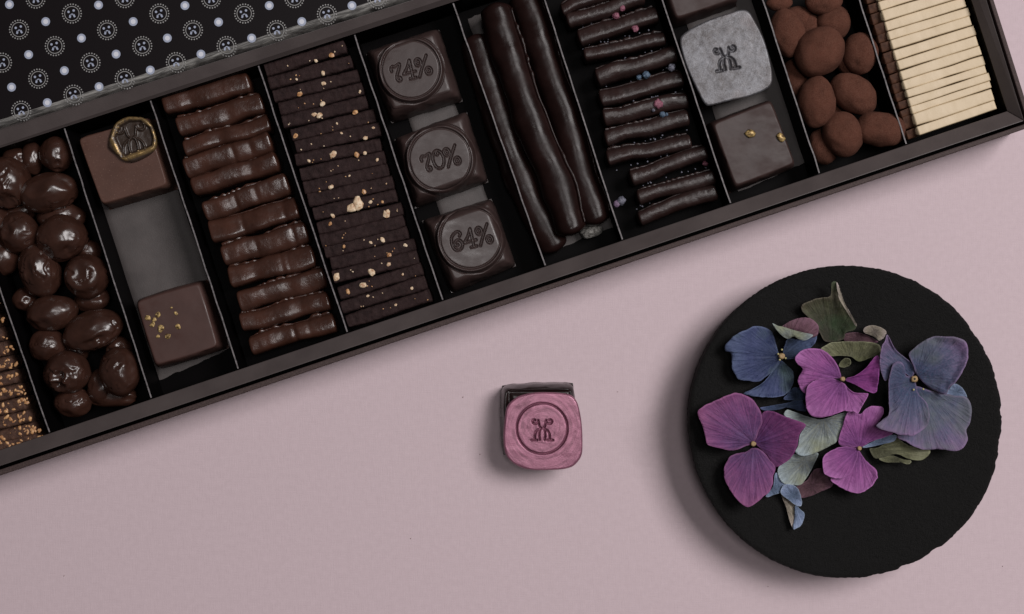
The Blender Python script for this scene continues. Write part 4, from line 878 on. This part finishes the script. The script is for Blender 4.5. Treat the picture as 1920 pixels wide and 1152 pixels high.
# B centre magenta floret
Bf = empty('hydrangea_floret', at(1580, 711, 110), 'bright magenta hydrangea floret in the middle of the heap', 'flower', 'hydrangea florets on the plate')
q = lambda P: Zm(6.777, 1480, 620, P)
petal(Bf, 'petal', q([(730, 610), (830, 580), (950, 500), (1040, 400), (1100, 325), (1142, 345), (1142, 500), (1122, 700), (1092, 792), (1000, 772), (900, 722), (780, 662), (725, 640)]), (1580, 711), PET['pinkdark'], 134, 10, 6, 21, (8, 0))
petal(Bf, 'petal', q([(690, 670), (740, 730), (830, 790), (960, 798), (1005, 808), (960, 900), (905, 1000), (872, 1058), (820, 1030), (700, 1010), (650, 850), (650, 700)]), (1580, 712), PET['pink'], 138, 6, 0, 22, (-2, -4), curl=4)
petal(Bf, 'petal', q([(655, 600), (640, 500), (560, 360), (460, 270), (350, 230), (220, 235), (130, 280), (78, 350), (100, 420), (168, 490), (120, 580), (108, 650), (140, 740), (205, 800), (240, 690), (350, 620), (540, 605)]), (1579, 711), PET['pink'], 140, 12, -5, 23, (-3, 3), curl=6)
petal(Bf, 'petal', q([(650, 650), (540, 605), (400, 605), (290, 650), (225, 720), (208, 860), (225, 990), (280, 1080), (380, 1107), (500, 1090), (640, 1042), (720, 1000), (765, 880), (740, 760), (700, 680)]), (1580, 712), PET['pink'], 146, 10, -6, 24, (-3, -4), curl=5)
centre(Bf, 1580, 711, 152, 5.5)

# C lower magenta floret
Cf = empty('hydrangea_floret', at(1611, 841, 110), 'smaller magenta hydrangea floret at the lower middle', 'flower', 'hydrangea florets on the plate')
q = lambda P: Zm(6, 1540, 720, P)
petal(Cf, 'petal', q([(425, 715), (310, 703), (208, 690), (200, 600), (250, 450), (288, 330), (380, 318), (440, 340), (500, 280), (580, 250), (680, 258), (700, 330), (640, 450), (690, 520), (805, 550), (700, 605), (560, 650), (480, 700)]), (1611, 840), PET['pink'], 128, 9, 0, 25, (0, 4), wr=4)
petal(Cf, 'petal', q([(420, 745), (470, 820), (540, 900), (620, 970), (632, 1060)]) + [(1643, 898), (1632, 914), (1608, 925), (1578, 915), (1557, 900)] + q([(150, 1050), (260, 1040), (345, 960), (400, 850)]), (1611, 842), PET['pink'], 126, 8, 0, 26, (0, -4), curl=4)
petal(Cf, 'petal', q([(408, 728), (250, 705), (120, 750), (30, 820), (18, 900), (38, 1010), (130, 1055), (240, 1060), (330, 1000), (392, 870), (420, 760)]), (1611, 841), PET['pink'], 132, 10, -5, 27, (-4, -3), curl=5)
centre(Cf, 1611.5, 841, 136, 5)
